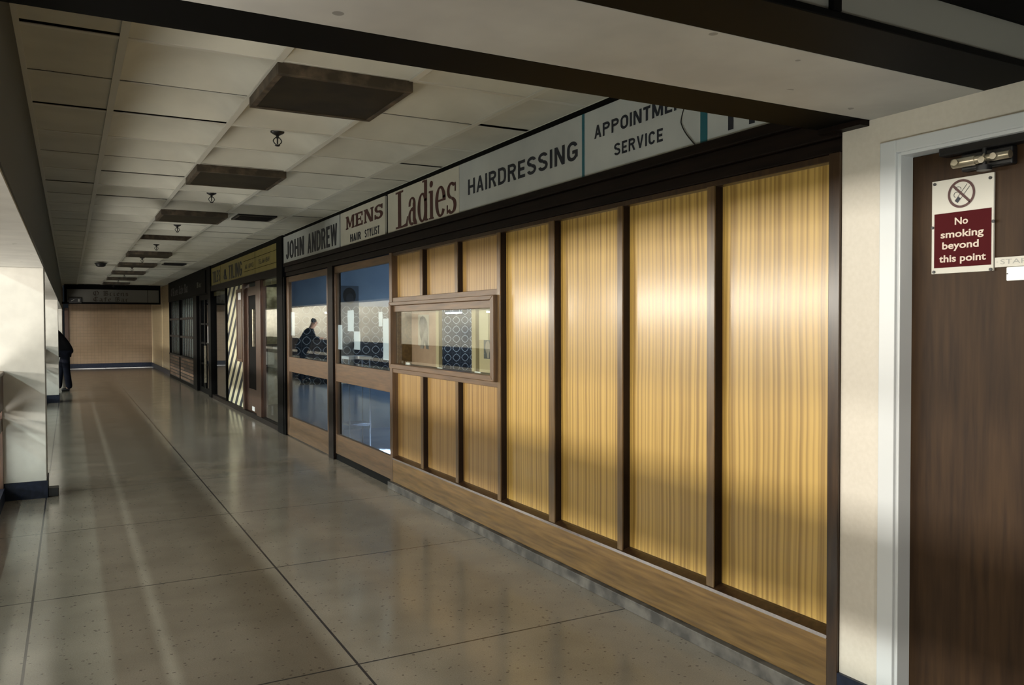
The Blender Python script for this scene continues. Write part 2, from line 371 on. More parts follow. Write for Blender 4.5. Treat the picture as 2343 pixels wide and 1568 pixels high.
def gothic(ch, t, tv):
    w = .72
    if ch == ' ': return .34, []
    if ch == 'I': return t, [R(0, t, 0, 1)]
    if ch == '1': return t*1.5, [R(t*.5, t*1.5, 0, 1), [(t*.5, 1), (t*.5, .80), (0, .72), (0, .88)]]
    if ch == '4': return w, [R(w-t*1.5, w-t*.5, 0, 1), R(0, w, .2, .2+tv), [(0, .2+tv*.7), (w-t*1.5, 1), (w-t*.6, 1), (t*.9, .2+tv*.6)]]
    if ch == 'H': return w, [R(0, t, 0, 1), R(w-t, w, 0, 1), R(t, w-t, .5-tv/2, .5+tv/2)]
    if ch == 'E': return w*.82, [R(0, t, 0, 1), R(t, w*.82, 0, tv), R(t, w*.82, 1-tv, 1), R(t, w*.74, .5-tv/2, .5+tv/2)]
    if ch == 'L': return w*.8, [R(0, t, 0, 1), R(t, w*.8, 0, tv)]
    if ch == 'T': return w*.86, [R(0, w*.86, 1-tv, 1), R(w*.43-t/2, w*.43+t/2, 0, 1-tv)]
    if ch == 'N': return w, [R(0, t, 0, 1), R(w-t, w, 0, 1), [(0, 1), (t*1.1, 1), (w, 0), (w-t*1.1, 0)]]
    if ch == 'M': return w*1.25, [R(0, t, 0, 1), R(w*1.25-t, w*1.25, 0, 1), [(0, 1), (t*1.15, 1), (w*.625+t*.45, .05), (w*.625-t*.45, .05)], [(w*1.25, 1), (w*1.25-t*1.15, 1), (w*.625-t*.45, .05), (w*.625+t*.45, .05)]]
    if ch == 'A': return w, [[(0, 0), (t, 0), (w/2+t*.45, 1), (w/2-t*.45, 1)], [(w, 0), (w-t, 0), (w/2-t*.45, 1), (w/2+t*.45, 1)], R(w*.22, w*.78, .22, .22+tv)]
    if ch == 'V': return w, [[(0, 1), (t, 1), (w/2+t*.45, 0), (w/2-t*.45, 0)], [(w, 1), (w-t, 1), (w/2-t*.45, 0), (w/2+t*.45, 0)]]
    if ch == 'W': 
        W = w*1.4; o = []
        for a, b in ((0, .27), (.5, .27), (.5, .73), (1, .73)):
            o.append([(W*a-t/2*(a*2-1)*1-t*.45 if 0 < a < 1 else (0 if a == 0 else W-t*.95), 1), (W*a+t*.45 if 0 < a < 1 else (t*.95 if a == 0 else W), 1), (W*b+t*.42, 0), (W*b-t*.42, 0)])
        return W, o
    if ch == 'Y': return w, [R(w/2-t/2, w/2+t/2, 0, .5), [(0, 1), (t, 1), (w/2+t/2, .46), (w/2-t/2, .40)], [(w, 1), (w-t, 1), (w/2-t/2, .46), (w/2+t/2, .40)]]
    if ch in 'OD' : return w, (stadium(0, w, 0, 1, t, tv) if ch == 'O' else [R(0, t, 0, 1), R(t*.9, w*.5, 0, tv), R(t*.9, w*.5, 1-tv, 1), R(w-t, w, .36, .64)]+arc(w*.45, .64, w*.55, .36, t, tv, 0, 90)+arc(w*.45, .36, w*.55, .36, t, tv, -90, 0))
    if ch == 'C': return w*.95, stadium(0, w*.95, 0, 1, t, tv, True)
    if ch == 'G': return w, stadium(0, w, 0, 1, t, tv, True)+[R(w*.5, w, .36, .36+tv), R(w-t, w, .16, .36+tv)]
    if ch == 'J': return w*.75, [R(w*.75-t, w*.75, .3, 1)]+arc(w*.375, .3, w*.375, .3, t, tv, 180, 360)
    if ch in 'PR':
        o = [R(0, t, 0, 1), R(t, w*.5, 1-tv, 1), R(t, w*.5, .44, .44+tv)]+arc(w*.5, .72, w*.48, .28, t, tv, -90, 90)
        if ch == 'R': o.append([(w*.42, .48), (w*.42+t, .48), (w, 0), (w-t*1.05, 0)])
        return w, o
    if ch == 'S': return w, arc(w/2, .725, w/2, .275, t, tv, 15, 270)+arc(w/2, .285, w/2, .285, t, tv, -165, 90)
    if ch == '&': return w, ring_(w*.1, w*.72, .5, 1, t*.8, tv)+ring_(0, w*.78, 0, .58, t*.8, tv)+[[(w*.2, .66), (w*.2+t, .70), (w, 0), (w-t, 0)]]
    return w, [R(0, w, 0, 1)]
def goth(name, body, rect, face, m, parent, t=.2, tv=.17, sp=.13):
    ps = []; x = 0
    for ch in body:
        wd, q_ = gothic(ch, t, tv); ps += [[(a+x, b) for a, b in p] for p in q_]; x += wd+sp
    off, sc = fit(ps, rect)
    return polys(name, ps, face, m, parent, off, sc)
NIB = (.055, .05)
def nib(strokes, ox=0, oy=0, n=NIB):
    out = []
    for st in strokes:
        for (ax, ay), (bx, by) in zip(st, st[1:]):
            pts = [(x+dx+ox, y+dy+oy) for x, y in ((ax, ay), (bx, by)) for dx, dy in ((-n[0], -n[1]), (n[0], n[1]), (n[0]*.5, -n[1]*.3), (-n[0]*.5, n[1]*.3))]
            pts = sorted(set(pts)); lo = []; hi = []
            for L, seq in ((lo, pts), (hi, pts[::-1])):
                for p in seq:
                    while len(L) > 1 and (L[-1][0]-L[-2][0])*(p[1]-L[-2][1])-(L[-1][1]-L[-2][1])*(p[0]-L[-2][0]) <= 0: L.pop()
                    L.append(p)
            out.append(lo[:-1]+hi[:-1])
    return out
BL = {  # broken-letter skeletons in a 1 high box: (width, strokes)
 'O': (.75, [[(.15, .75), (.1, .4), (.3, .1), (.6, .2), (.68, .6), (.5, .9), (.15, .75)], [(.35, .85), (.35, .2)]]),
 "'": (.2, [[(.1, .95), (.05, .8)]]),
 'B': (.75, [[(.2, .95), (.2, .1)], [(.1, .85), (.5, .92), (.62, .75), (.35, .55), (.65, .4), (.6, .12), (.15, .08)], [(.38, .9), (.38, .1)]]),
 'C': (.7, [[(.6, .85), (.3, .92), (.12, .6), (.15, .25), (.4, .07), (.62, .2)], [(.35, .9), (.38, .15)]]),
 'r': (.4, [[(.1, .6), (.1, .08), (.2, .08)], [(.1, .5), (.32, .64)]]),
 'i': (.3, [[(.1, .6), (.1, .1), (.22, .06)], [(.1, .8), (.13, .83)]]),
 'e': (.45, [[(.3, .12), (.12, .12), (.1, .5), (.28, .63), (.34, .45), (.12, .33)]]),
 'n': (.5, [[(.08, .6), (.1, .08)], [(.1, .5), (.3, .63), (.36, .5), (.36, .1), (.44, .06)]]),
 's': (.45, [[(.34, .55), (.15, .6), (.1, .42), (.34, .28), (.32, .1), (.08, .1)]]),
 'a': (.5, [[(.1, .58), (.3, .6), (.34, .1), (.42, .06)], [(.32, .36), (.1, .28), (.12, .08), (.32, .15)]]),
 'f': (.4, [[(.36, .9), (.18, .85), (.16, .05)], [(.02, .6), (.34, .6)]]),
 ' ': (.35, [])}
def black_letter(s):
    out = []; x = 0
    for ch in s:
        wd, st = BL[ch]; out += nib(st, x, 0); x += wd+.06
    return out, x
def fit(ps, rect):
    xs = [p[0] for q in ps for p in q]; ys = [p[1] for q in ps for p in q]
    sx = (rect[1]-rect[0])/(max(xs)-min(xs)); sy = (rect[3]-rect[2])/(max(ys)-min(ys))
    return (rect[0]-min(xs)*sx, rect[2]-min(ys)*sy), (sx, sy)

# ------------------------------------------------------------------ the setting
XF = 2.58
struct('floor', MB().box(-.78, 2.64, -5, 32.3, -.3, 0), FLOOR, 'speckled terrazzo floor with dark joints', 'floor')
CZ = 2.72
xs = [-.19, .22, .87, 1.53, 2.20, 2.60]; P0, PY = 3.86, .68
ceil = MB()
OPEN = {(2, 12)}                        # the recess whose lamp box is missing
GAP = {(1, 1), (1, 4), (0, -1), (4, 0), (3, 10), (0, 5), (4, 7), (4, 11), (2, 15), (3, 18), (0, 20), (0, 22), (3, 22), (1, 6), (0, 1), (4, 2)}
def coffer(x0, x1, y0, y1, dome, gap):
    e = .014; x0 += e; x1 -= e; y0 += e; y1 -= e+(.034 if gap else 0)
    n = 10; V = []
    for j in range(n+1):
        for i in range(n+1):
            u, v = i/n, j/n
            f = (1-abs(2*u-1)**3)*(1-abs(2*v-1)**3)
            V.append((x0+(x1-x0)*u, y0+(y1-y0)*v, CZ+.004+dome*f))
    ceil.add(V, [(j*(n+1)+i, j*(n+1)+i+1, (j+1)*(n+1)+i+1, (j+1)*(n+1)+i) for j in range(n) for i in range(n)], True)
for k in range(-3, 36):
    y0 = P0+PY*k; y1 = y0+PY
    for c in range(5):
        if (c, k) in OPEN: continue
        coffer(xs[c], xs[c+1], y0, y1, .10 if 1 <= c <= 3 else .004, (c, k) in GAP)
ceiling = struct('ceiling', ceil, TILEC, 'suspended ceiling of dished square tiles', 'ceiling')
tee = MB()
for x in xs[1:-1]: tee.box(x-.017, x+.017, 1.8, P0+PY*36, CZ-.002, CZ+.004)
tee.box(xs[0], xs[0]+.03, 1.8, P0+PY*36, CZ-.002, CZ+.004).box(xs[-1]-.03, xs[-1], 2.2, P0+PY*36, CZ-.002, CZ+.004)
for k in range(-3, 37):
    y = P0+PY*k
    if k in [a for b, a in OPEN] or k in (1, 4, 7, 10, 16, 19): tee.box(xs[0], xs[-1], y-.004, y+.004, CZ, CZ+.004)
    else: tee.box(xs[0], xs[-1], y-.014, y+.014, CZ, CZ+.004)
tee.build('ceiling_grid', TEE, ceiling)
struct('ceiling_void', MB().box(-.60, 8.2, -3, 32.5, 2.92, 3.05), VOID)

# white downstand beam with dark sign boxes on both faces
struct('ceiling_beam', MB().box(-.19, 2.9, 1.585, 2.005, 2.24, 2.92), SOFFIT, 'white underside of the crossing beam', 'beam')
bb = thing('beam_fascia', 'dark timber fascia running along the far face of the crossing beam', 'fascia', (1.2, 2.1, 2.24))
MB().box(-1.39, 1.385, -.095, .11, 0, .06).box(-1.39, 1.385, -.095, .085, .06, .48).build('fascia_board', BLACKW, bb, .004)
box('corner_block', DARKW, bb, 1.33, 1.385, -.09, .10, -.02, 0)
nb = thing('sign_fascia', 'dark framed fascia with blank grey panels on the near face of the beam', 'fascia', (1.2, 1.5, 2.24))
box('bottom_rail', BLACKW, nb, -1.39, 1.38, -.12, .085, 0, .02, bevel=.003)
box('top_rail', BLACKW, nb, -1.39, 1.38, -.12, .085, .124, .48)
for a, b in ((-1.37, .435), (.462, 1.375)): box('blank_panel', mat('blank_grey_panel', (.20, .20, .185), .5), nb, a, b, -.108, .07, .02, .124)
box('divider', BLACKW, nb, .435, .462, -.125, .06, .018, .126)

# left edge: downstand beam, columns
struct('edge_beam', MB().box(-.62, -.19, 2.0, 32.2, 2.0, 2.92).box(-.62, -.19, -5, 2.0, 2.0, 2.92), SOFFIT, 'downstand beam along the open side of the corridor', 'beam')
struct('trim_5', MB().box(-.195, -.183, -5, 32.2, 2.012, 2.72), mat('vignetted_olive_paint', (.045, .042, .030), .6), 'dark painted inner face of the edge beam, vignette included', 'trim')  # dark paint whose tone also carries the corner vignette
for i, yy in enumerate((-1.9, 8.15, 18.1, 28.1)):
    c = struct('column', MB().box(-.62, -.19, yy, yy+.42, .15, 2.0), COLP, ['cream column behind the viewer', 'pale column nearest on the left with a navy foot', 'second column along the open side, with the person behind it', 'third column along the open side, just behind the person'][i], 'column', .004)
    box('column_skirting', NAVY, c, -.628, -.182, yy-.008, yy+.428, 0, .15)
for i, (a, b) in enumerate(((-1.48, 8.14), (8.58, 18.09), (18.53, 28.09))):
    t = thing('balustrade', ['balustrade reaching the nearest left column', 'balustrade between the first and second left columns', 'balustrade the dark clothed person leans on'][i], 'balustrade', (-.53, (a+b)/2, 0))
    L = (b-a)/2
    box('top_panel', REDW, t, -.03, .03, -L, L, .79, 1.08, bevel=.003)
    box('handrail', RAIL, t, -.045, .04, -L, L, 1.08, 1.115, bevel=.006)
    box('lower_rail', REDW, t, -.02, .02, -L, L, .61, .715)
    box('glass_panel', GLASS, t, -.004, .004, -L, L, .12, .61)
    box('kerb', NAVY, t, -.04, .03, -L, L, 0, .12)
    n = max(2, int(2*L/2.4))
    for k in range(n+1):
        y = -L+.03+(2*L-.06)*k/n
        box('post', REDW, t, -.028, .022, y-.03, y+.03, .12, .79)
s_ = struct('trim_1', MB().box(-.182, -.10, 8.17, 8.30, 0, .075), IRON, 'small black stop block at the foot of the nearest column', 'stop', .006)

# walls on the right near the staff door
WX = XF
struct('wall_right', MB().box(WX, WX+.14, 1.95, 2.128, 0, 2.24).box(WX, WX+.14, -3, 1.95, 2.143, 2.24).box(WX+.001, WX+.14, -3, .86, 0, 2.15).box(WX, WX+.3, -3, 2.005, 2.24, 2.92), CREAM, 'cream painted wall around the staff door', 'wall')
struct('baseboard_right', MB().box(WX-.014, WX, 1.952, 2.128, 0, .16), NAVY)
d1 = thing('door_1', 'dark veneered staff door with closer and sign', 'door', (2.64, 1.38, 0), kind='structure')
MB().box(0, .045, -.52, .507, .005, 2.085).build('door_leaf', DOORW, d1)
fr = MB()
for (y0, y1, z0, z1) in ((.508, .572, 0, 2.143), (-.585, -.521, 0, 2.143), (-.521, .508, 2.098, 2.143)):
    fr.box(-.078, .06, y0, y1, z0, z1)
for (y0, y1, z0, z1) in ((.496, .510, 0, 2.098), (-.523, -.51, 0, 2.098), (-.51, .496, 2.087, 2.10)): fr.box(-.066, .06, y0, y1, z0, z1)
fr.build('door_frame', WHITE, d1, .003)
cl = MB().cyl((-.05, .125, 2.027), (-.05, .235, 2.027), .013).cyl((-.05, .235, 2.027), (-.05, .312, 2.027), .0165).cyl((-.05, .20, 2.027), (-.05, .205, 2.027), .0185)
clo = thing('door_closer', 'worn silver cylinder door closer at the top of the staff door', 'door closer', (2.64, 1.38, 0))
cyb = cl.build('cylinder_body', SILVER, clo)
MB().box(-.045, 0, .03, .37, 2.06, 2.094).box(-.03, 0, .13, .30, 2.0, 2.06).build('closer_plate', IRON, clo, .006)
MB().cyl((-.055, .205, 1.988), (-.055, .205, 2.004), .022).cyl((-.055, .205, 2.003), (-.055, .205, 2.06), .007).build('pivot_knob', IRON, clo)
for q_ in (((-.072, .205, 2.021), (-.064, .205, 2.021)), ((-.072, .295, 2.027), (-.069, .295, 2.027)), ((-.069, .17, 2.027), (-.066, .17, 2.027))): MB().cyl(*q_, .0105).build('screw_head', SILVER, cyb)
k_ = 2.632/2.62
def sy(y): return y*k_
def sz(z): return 1.5+(z-1.5)*k_
ns = thing('no_smoking_sign', 'white and maroon no smoking plate screwed to the staff door', 'sign', (2.634, sy(1.68), sz(1.667)))
face = lambda u, v, w_: (-.004-w_, -u-sy(1.68), v-sz(1.667))
nsp = box('sign_plate', SIGNW, ns, -.004, .004, sy(1.573)-sy(1.68), sy(1.787)-sy(1.68), 0, sz(1.984)-sz(1.667), bevel=.001)
polys('maroon_field', [R(-sy(1.777), -sy(1.579), sz(1.687), sz(1.871))], face, SRED, ns, thick=.0008)
for body, z0, z1, ya, yb in (('No', 1.828, 1.852, 1.703, 1.657), ('smoking', 1.779, 1.811, 1.753, 1.604), ('beyond', 1.741, 1.773, 1.747, 1.620), ('this point', 1.697, 1.729, 1.758, 1.596)):
    text('lettering', body, (-sy(ya), -sy(yb), sz(z0), sz(z1)), face, PALE, ns, .022, .0016)
cyc, czc = -sy(1.681), sz(1.930); q = math.sqrt(.5)
polys('prohibition_ring', arc(cyc, czc, .0475, .0475, .008, .008, 0, 360, 48)+[[(cyc-.043*q-.004*q, czc+.043*q-.004*q), (cyc-.043*q+.004*q, czc+.043*q+.004*q), (cyc+.043*q+.004*q, czc-.043*q+.004*q), (cyc+.043*q-.004*q, czc-.043*q-.004*q)]], face, MAROON, ns, thick=.0018)
cg = []
def bar(a, b, t):
    a, b = Vector(a), Vector(b); d = (b-a).normalized(); n = Vector((-d.y, d.x))*t/2
    return [tuple(a-n), tuple(b-n), tuple(b+n), tuple(a+n)]
A_, B_ = (cyc-.018, czc-.026), (cyc+.024, czc+.026)
cg.append(bar(A_, (cyc-.007, czc-.012), .013))
for o_ in (-.006, .006):
    d = Vector((B_[0]-A_[0], B_[1]-A_[1])).normalized(); n = Vector((-d.y, d.x))*o_
    cg.append(bar((A_[0]+n.x, A_[1]+n.y), (B_[0]+n.x, B_[1]+n.y), .0016))
cg += arc(cyc-.012, czc+.016, .011, .009, .0016, .0016, -20, 200, 12)+arc(cyc-.018, czc-.002, .009, .010, .0016, .0016, 60, 250, 12)
polys('cigarette_symbol', cg, face, INK, ns, thick=.0012)
for i, (y, z) in enumerate(((1.776, 1.974), (1.584, 1.967), (1.783, 1.826), (1.573, 1.826), (1.777, 1.674), (1.580, 1.672))):
    MB().cyl((-.0075, sy(y)-sy(1.68), sz(z)-sz(1.667)), (-.004, sy(y)-sy(1.68), sz(z)-sz(1.667)), .0052, n=12).build('screw', IRON, nsp)
st = thing('staff_sign', 'narrow white STAFF plate beside the no smoking sign', 'sign', (2.636, 1.43, 1.694))
box('sign_plate', SIGNW, st, -.003, .003, -.25, .147, -.016, .0155, bevel=.0008)
text('lettering', 'STAFF', (-1.558+1.43, -1.462+1.43, -.007, .0085), lambda u, v, w_: (-.003-w_, -u, v), GREYL, st, 0, .0008)
polys('dash', [R(-1.571+1.43, -1.566+1.43, 0, .002)], lambda u, v, w_: (-.003-w_, -u, v), GREYL, st, thick=.0008)
wp = thing('glinting_plate', 'small glossy plate under the STAFF sign, painted white as a lamp glint', 'plate', (2.636, 1.43, 1.655))
MB().box(-.012, .003, -.10, .105, -.0225, .0215).build('plate_body', mat('painted_glint_white', (.92, .92, .90), .18), wp, .003)  # a lamp's reflection on the glossy plate, painted as plain white
MB().box(-.0125, -.011, .098, .103, -.002, .002).build('plate_notch', IRON, wp)

# far end
struct('wall_end', MB().box(-.02, 2.8, 32.2, 32.35, 0, 2.92), ENDTILE, 'end wall faced with small brown tiles', 'wall')
struct('baseboard_end', MB().box(-.02, 2.64, 32.18, 32.2, 0, .155), NAVY)
struct('wall_far_right', MB().box(2.625, 2.8, 25.76, 32.2, 0, 2.92), SIDETILE, 'cream tiled wall between the cafe window and the end wall', 'wall')
struct('baseboard_far_right', MB().box(2.60, 2.625, 25.76, 32.18, 0, .15), NAVY)
struct('trim_2', MB().box(2.612, 2.626, 28.30, 28.38, 0, 2.72).box(2.612, 2.626, 31.95, 32.0, .15, 2.72), mat('pale_tile_edge', (.6, .5, .32), .35))
struct('wall_far_left', MB().box(-1.2, -.19, 32.25, 32.35, 0, 2.9), mat('brown_end_door', (.03, .02, .012), .5))
struct('trim_3', MB().box(-.14, -.02, 32.12, 32.25, 0, 2.1), REDW, 'dark upright at the left edge of the end wall', 'trim')
fs = thing('cafe_fascia_sign', 'framed grey cafe sign with broken letters spanning the far end of the corridor', 'sign', (1.2, 27.62, 2.14))
fb = MB().box(-1.32, 1.31, -.05, .06, 0, .052).box(-1.32, 1.31, -.05, .06, .44, .58).box(-1.32, -1.25, -.049, .06, .052, .44).box(1.265, 1.31, -.049, .06, .052, .44).box(-1.45, -1.32, -.02, .06, .0, .06)
fb.build('sign_frame', BLACKW, fs, .004)
box('sign_sheet', mat('dull_grey_sheet', (.12, .115, .10), .5), fs, -1.25, 1.265, -.02, .02, .052, .44)
box('sheet_seam', BLACKW, fs, .943, .955, -.024, -.018, .052, .44)
fcl = lambda u, v, w_: (u-1.2, -.02-w_, v-2.14)
for s, rect in (("O", (.642, .802, 2.39, 2.545)), ("Briens", (.909, 1.604, 2.39, 2.545)), ("Cafe", (.646, 1.125, 2.215, 2.36)), ("Bar", (1.227, 1.604, 2.215, 2.36))):
    ps, _ = black_letter(s); off, sc = fit(ps, rect); polys('lettering', ps, fcl, mat('sepia_lettering', (.035, .024, .014), .6), fs, off, sc, .003)
ex = thing('exit_box', 'small black box sign at the lower left of the cafe sign', 'sign', (.166, 27.53, 2.165))
box('sign_case', IRON, ex, -.17, .17, -.03, .03, 0, .16, bevel=.006)
for q_ in (R(.07, .12, .04, .12), [(-.10, .05), (-.02, .10), (-.03, .115), (-.11, .065)]): polys('symbol_window', [q_], lambda u, v, w_: (u, -.03-w_, v), GREYL, ex, thick=.003)

# the far side of the atrium, seen only in reflections
struct('wall_left', MB().box(-9.8, -9.6, -12, 80, -4.8, 4.6), mat('atrium_wall', (.58, .53, .42), .6))
struct('floor_lower', MB().box(-9.6, -.78, -12, 80, -4.9, -4.8), mat('lower_floor', (.25, .23, .2), .4))
LZ = [(27.4, 1.97, .8), (31.3, 1.97, .8), (25.7, 1.80, .8), (37.0, 2.22, 1.3), (48.5, 2.23, 2.4), (14, 2.05, .8), (10.5, 2.05, .8), (18, 2.05, .8)]
for i, (y, z, hl) in enumerate(LZ):
    t = thing('batten_lamp', 'fluorescent batten hanging across the atrium', 'lamp', (-9.0, y, z), 'atrium battens')
    box('lamp_body', WHITE, t, -.04, .04, -hl, hl, .03, .10)
    MB().cyl((0, -hl+.02, 0), (0, hl-.02, 0), .028).build('tube', TUBE, t)
    for q_ in (-.7, .7): MB().cyl((0, hl*q_, .10), (0, hl*q_, 4.5-z), .006, n=6).build('rod', IRON, t)
struct('roof', MB().box(-9.8, -.62, -12, 80, 4.5, 4.6), DIM)

# ------------------------------------------------------------------ panelled salon front
pf = thing('panelled_shopfront', 'oak panelled front of the closed salon, between the cream wall and the glass doors', 'shopfront', (XF, 4.6, 0))
OY = -4.6
def fbox(name, m, x0, x1, y0, y1, z0, z1, parent=None, bevel=.003, oy=OY):
    return MB().box(x0-XF, x1-XF, y0+oy, y1+oy, z0, z1).build(name, m, parent or pf, bevel)
XP = XF+.05      # panel face
for y0, y1 in ((2.178, 2.826), (2.87, 3.528), (3.57, 4.222), (4.282, 4.928)):
    fbox('panel', VENEER, XP, XP+.02, y0, y1, .28, 2.14, bevel=0)
for y0, y1 in ((4.968, 5.628), (5.672, 6.328), (6.376, 7.032)):
    fbox('panel', VENEER2, XP, XP+.02, y0, y1, .29, 1.075, bevel=0)
    fbox('panel', VENEER2, XP, XP+.02, y0, y1, 1.735, 2.14, bevel=0)
fbox('end_post', MULL, XF-.012, XP+.03, 2.130, 2.181, .005, 2.149)
for y0, y1 in ((2.823, 2.873), (3.525, 3.572), (4.218, 4.284), (4.924, 4.970)):
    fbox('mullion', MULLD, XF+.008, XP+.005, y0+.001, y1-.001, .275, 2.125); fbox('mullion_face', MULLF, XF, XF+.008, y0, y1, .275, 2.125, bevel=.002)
for y0, y1 in ((5.625, 5.673), (6.325, 6.378)):
    
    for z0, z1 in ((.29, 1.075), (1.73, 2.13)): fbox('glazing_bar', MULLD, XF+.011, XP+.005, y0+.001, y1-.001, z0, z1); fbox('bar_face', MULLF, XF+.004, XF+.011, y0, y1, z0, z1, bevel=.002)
fbox('door_jamb', STILE, XF-.006, XP+.03, 7.028, 7.094, .005, 2.149)
fbox('base_rail', BASE, XF-.004, XP, 2.181, 7.03, .066, .272)
MB().prism([(XF-.012-XF, .272), (.055, .272), (.055, .305), (.035, .300), (-.008, .285)], lambda p: (p[0], 2.181+OY, p[1]), lambda p: (p[0], 7.03+OY, p[1])).build('sill_moulding', MULL, pf)
fbox('plinth', BLUEPL, XF-.035, XP, 2.13, 7.09, 0, .064, bevel=.004)
fbox('mid_rail', RAIL, XF+.002, XP+.004, 4.968, 7.03, 1.062, 1.10)
fbox('mid_rail', RAIL, XF+.002, XP+.004, 4.968, 7.03, 1.70, 1.742)
fbox('head_rail', MULL, XF+.004, XP+.004, 2.181, 7.03, 2.122, 2.149)
# header boards of the whole salon front
hd = thing('salon_header', 'dark moulded timber header under the salon signs', 'header', (XF, 6.7, 2.15))
MB().box(0, .08, -4.57, 4.46, 0, .055).box(-.014, .08, -4.57, 4.46, .055, .128).box(-.034, .08, -4.57, 4.46, .128, .176).build('header_board', DARKW, hd, .006)
struct('trim_6', MB().box(XF-.01, XF+.06, 2.13, 11.16, 2.688, 2.718).box(XF+.016, XF+.06, 2.13, 11.16, 2.327, 2.69), BLACKW, 'black strip along the top of the salon signs', 'trim')

# display case
dc = thing('display_case', 'shallow glazed display case set into the panelled front', 'display case', (XF, 6.02, 1.1))
DY = -6.02
def dbox(name, m, x0, x1, y0, y1, z0, z1, bevel=.003): return MB().box(x0-XF, x1-XF, y0+DY, y1+DY, z0-1.1, z1-1.1).build(name, m, dc, bevel)
def mitre(pts, X0, X1): return MB().prism(pts, lambda p: (X0-XF, p[0]+DY, p[1]-1.1), lambda p: (X1-XF, p[0]+DY, p[1]-1.1))
o0, o1, oz0, oz1 = 4.962, 7.035, 1.104, 1.700; i0, i1, iz0, iz1 = 5.012, 6.99, 1.145, 1.668
mitre([(o0, oz1), (o1, oz1), (i1, iz1), (i0, iz1)], XF-.035, XF+.03).build('frame_top', RAIL, dc, .004)
mitre([(o0, oz0), (o1, oz0), (i1, iz0), (i0, iz0)], XF-.035, XF+.03).build('frame_bottom', RAIL, dc, .004)
mitre([(o0, oz0), (o0, oz1), (i0, iz1), (i0, iz0)], XF-.035, XF+.03).build('frame_side', STILE, dc, .004)
mitre([(o1, oz0), (o1, oz1), (i1, iz1), (i1, iz0)], XF-.035, XF+.03).build('frame_side', STILE, dc, .004)
dbox('inner_head', RAIL, XF-.005, XF+.03, i0, i1, 1.612, 1.668)
dbox('case_glass', CASEGLASS, XF+.018, XF+.022, i0, i1, iz0, 1.613, 0)
dbox('case_base', mat('case_base_grey', (.07, .065, .055), .5), XF+.03, XF+.18, 4.98, 7.03, 1.10, 1.135)
dbox('case_top', DIM, XF+.03, XF+.18, 4.98, 7.03, 1.655, 1.70)
dbox('case_side', BASE, XF+.03, XF+.18, 6.985, 7.015, 1.13, 1.66)
dbox('case_side', BASE, XF+.03, XF+.18, 4.985, 5.008, 1.13, 1.66)
dbox('back_board', PINK, XF+.17, XF+.185, 6.383, 6.99, 1.13, 1.66, 0)
dbox('back_board', BEIGE, XF+.17, XF+.185, 5.0, 5.59, 1.13, 1.66, 0)
dbox('back_post', BEIGE, XF+.15, XF+.185, 6.325, 6.385, 1.13, 1.66)
dbox('back_post', BEIGE, XF+.15, XF+.185, 5.616, 5.686, 1.13, 1.66)
fp = thing('fashion_picture', 'faded cut-out fashion figure pinned on the pink back board', 'picture', (XF+.168, 6.70, 1.41))
fcf = lambda u, v, w_: (-w_, -u, v)
polys('figure_print', [[(-.10, .10), (-.07, .15), (-.02, .165), (.04, .15), (.09, .11), (.11, .02), (.10, -.06), (.12, -.13), (.06, -.125), (.03, -.06), (.0, -.125), (-.08, -.125), (-.05, -.06), (-.09, -.0)]], fcf, PHOTO, fp, thick=.001)
polys('paper_backing', [R(-.125, .125, -.10, .175)], fcf, mat('aged_paper', (.46, .40, .33), .6), fp, thick=.0005)
ph = thing('hair_photo', 'small dark portrait photograph on the beige board of the display case', 'picture', (XF+.168, 5.44, 1.31))
polys('photo_sheet', [R(-.068, .07, -.07, .07)], fcf, mat('dark_photo', (.03, .03, .032), .35), ph, thick=.001)
polys('portrait', arc(0, .015, .04, .05, .04, .05, 0, 360, 20)+[[(-.02, -.02), (.025, -.02), (.015, -.065), (-.005, -.065)]], fcf, mat('photo_tone', (.33, .27, .22), .5), ph, thick=.0016)
np_ = thing('notice_sheet', 'pale blank sheet hanging at the right end of the display case', 'paper', (XF+.167, 5.505, 1.47))
box('sheet', mat('cream_paper', (.66, .58, .40), .6), np_, -.001, 0, -.08, .08, -.09, .135)
for i, (y, z, s, lb) in enumerate(((6.756, 1.135, .028, 'white price card standing at the far end of the display case'), (6.05, 1.135, .016, 'white price card in the middle of the display case floor'), (5.356, 1.135, .018, 'white price card at the near end of the display case'))):
    t = tag(MB().prism([(-.004, 0), (.012, 0), (.0, s)], lambda p: (p[0], -.048, p[1]), lambda p: (p[0], .048, p[1])).build('price_card', PAPER, None, 0, (XF+.04, y, z)), lb, 'card', 'price cards in the display case')

# salon doors
def glazed_door(name, label, y0, y1, st0, st1, base, gap):
    t = thing(name, label, 'door', (XF, (y0+y1)/2, 0), kind='structure'); oy = -(y0+y1)/2
    B = lambda n, m, x0, x1, a, b, c, d, bv=.003: MB().box(x0-XF, x1-XF, a+oy, b+oy, c, d).build(n, m, t, bv)
    B('stile', STILE, XF+.006, XF+.05, y0, y0+st0, gap, 2.14); B('stile', STILE, XF+.006, XF+.05, y1-st1, y1, gap, 2.14)
    B('bottom_rail', RAIL, XF+.008, XF+.05, y0+st0, y1-st1, gap, base); B('mid_rail', RAIL, XF+.008, XF+.05, y0+st0, y1-st1, .872, 1.070)
    B('top_rail', RAIL, XF+.008, XF+.05, y0+st0, y1-st1, 2.068, 2.14)
    B('glass', GLASS, XF+.028, XF+.033, y0+st0, y1-st1, base, .872, 0); B('glass', GLASS, XF+.028, XF+.033, y0+st0, y1-st1, 1.07, 2.068, 0)
    return t
glazed_door('door_2', 'glazed salon door beside the panelled front', 7.096, 8.88, .012, .02, .285, .07)
glazed_door('door_3', 'glazed salon door beside the dark post of the tile shop', 9.075, 11.16, .125, .115, .265, .012)
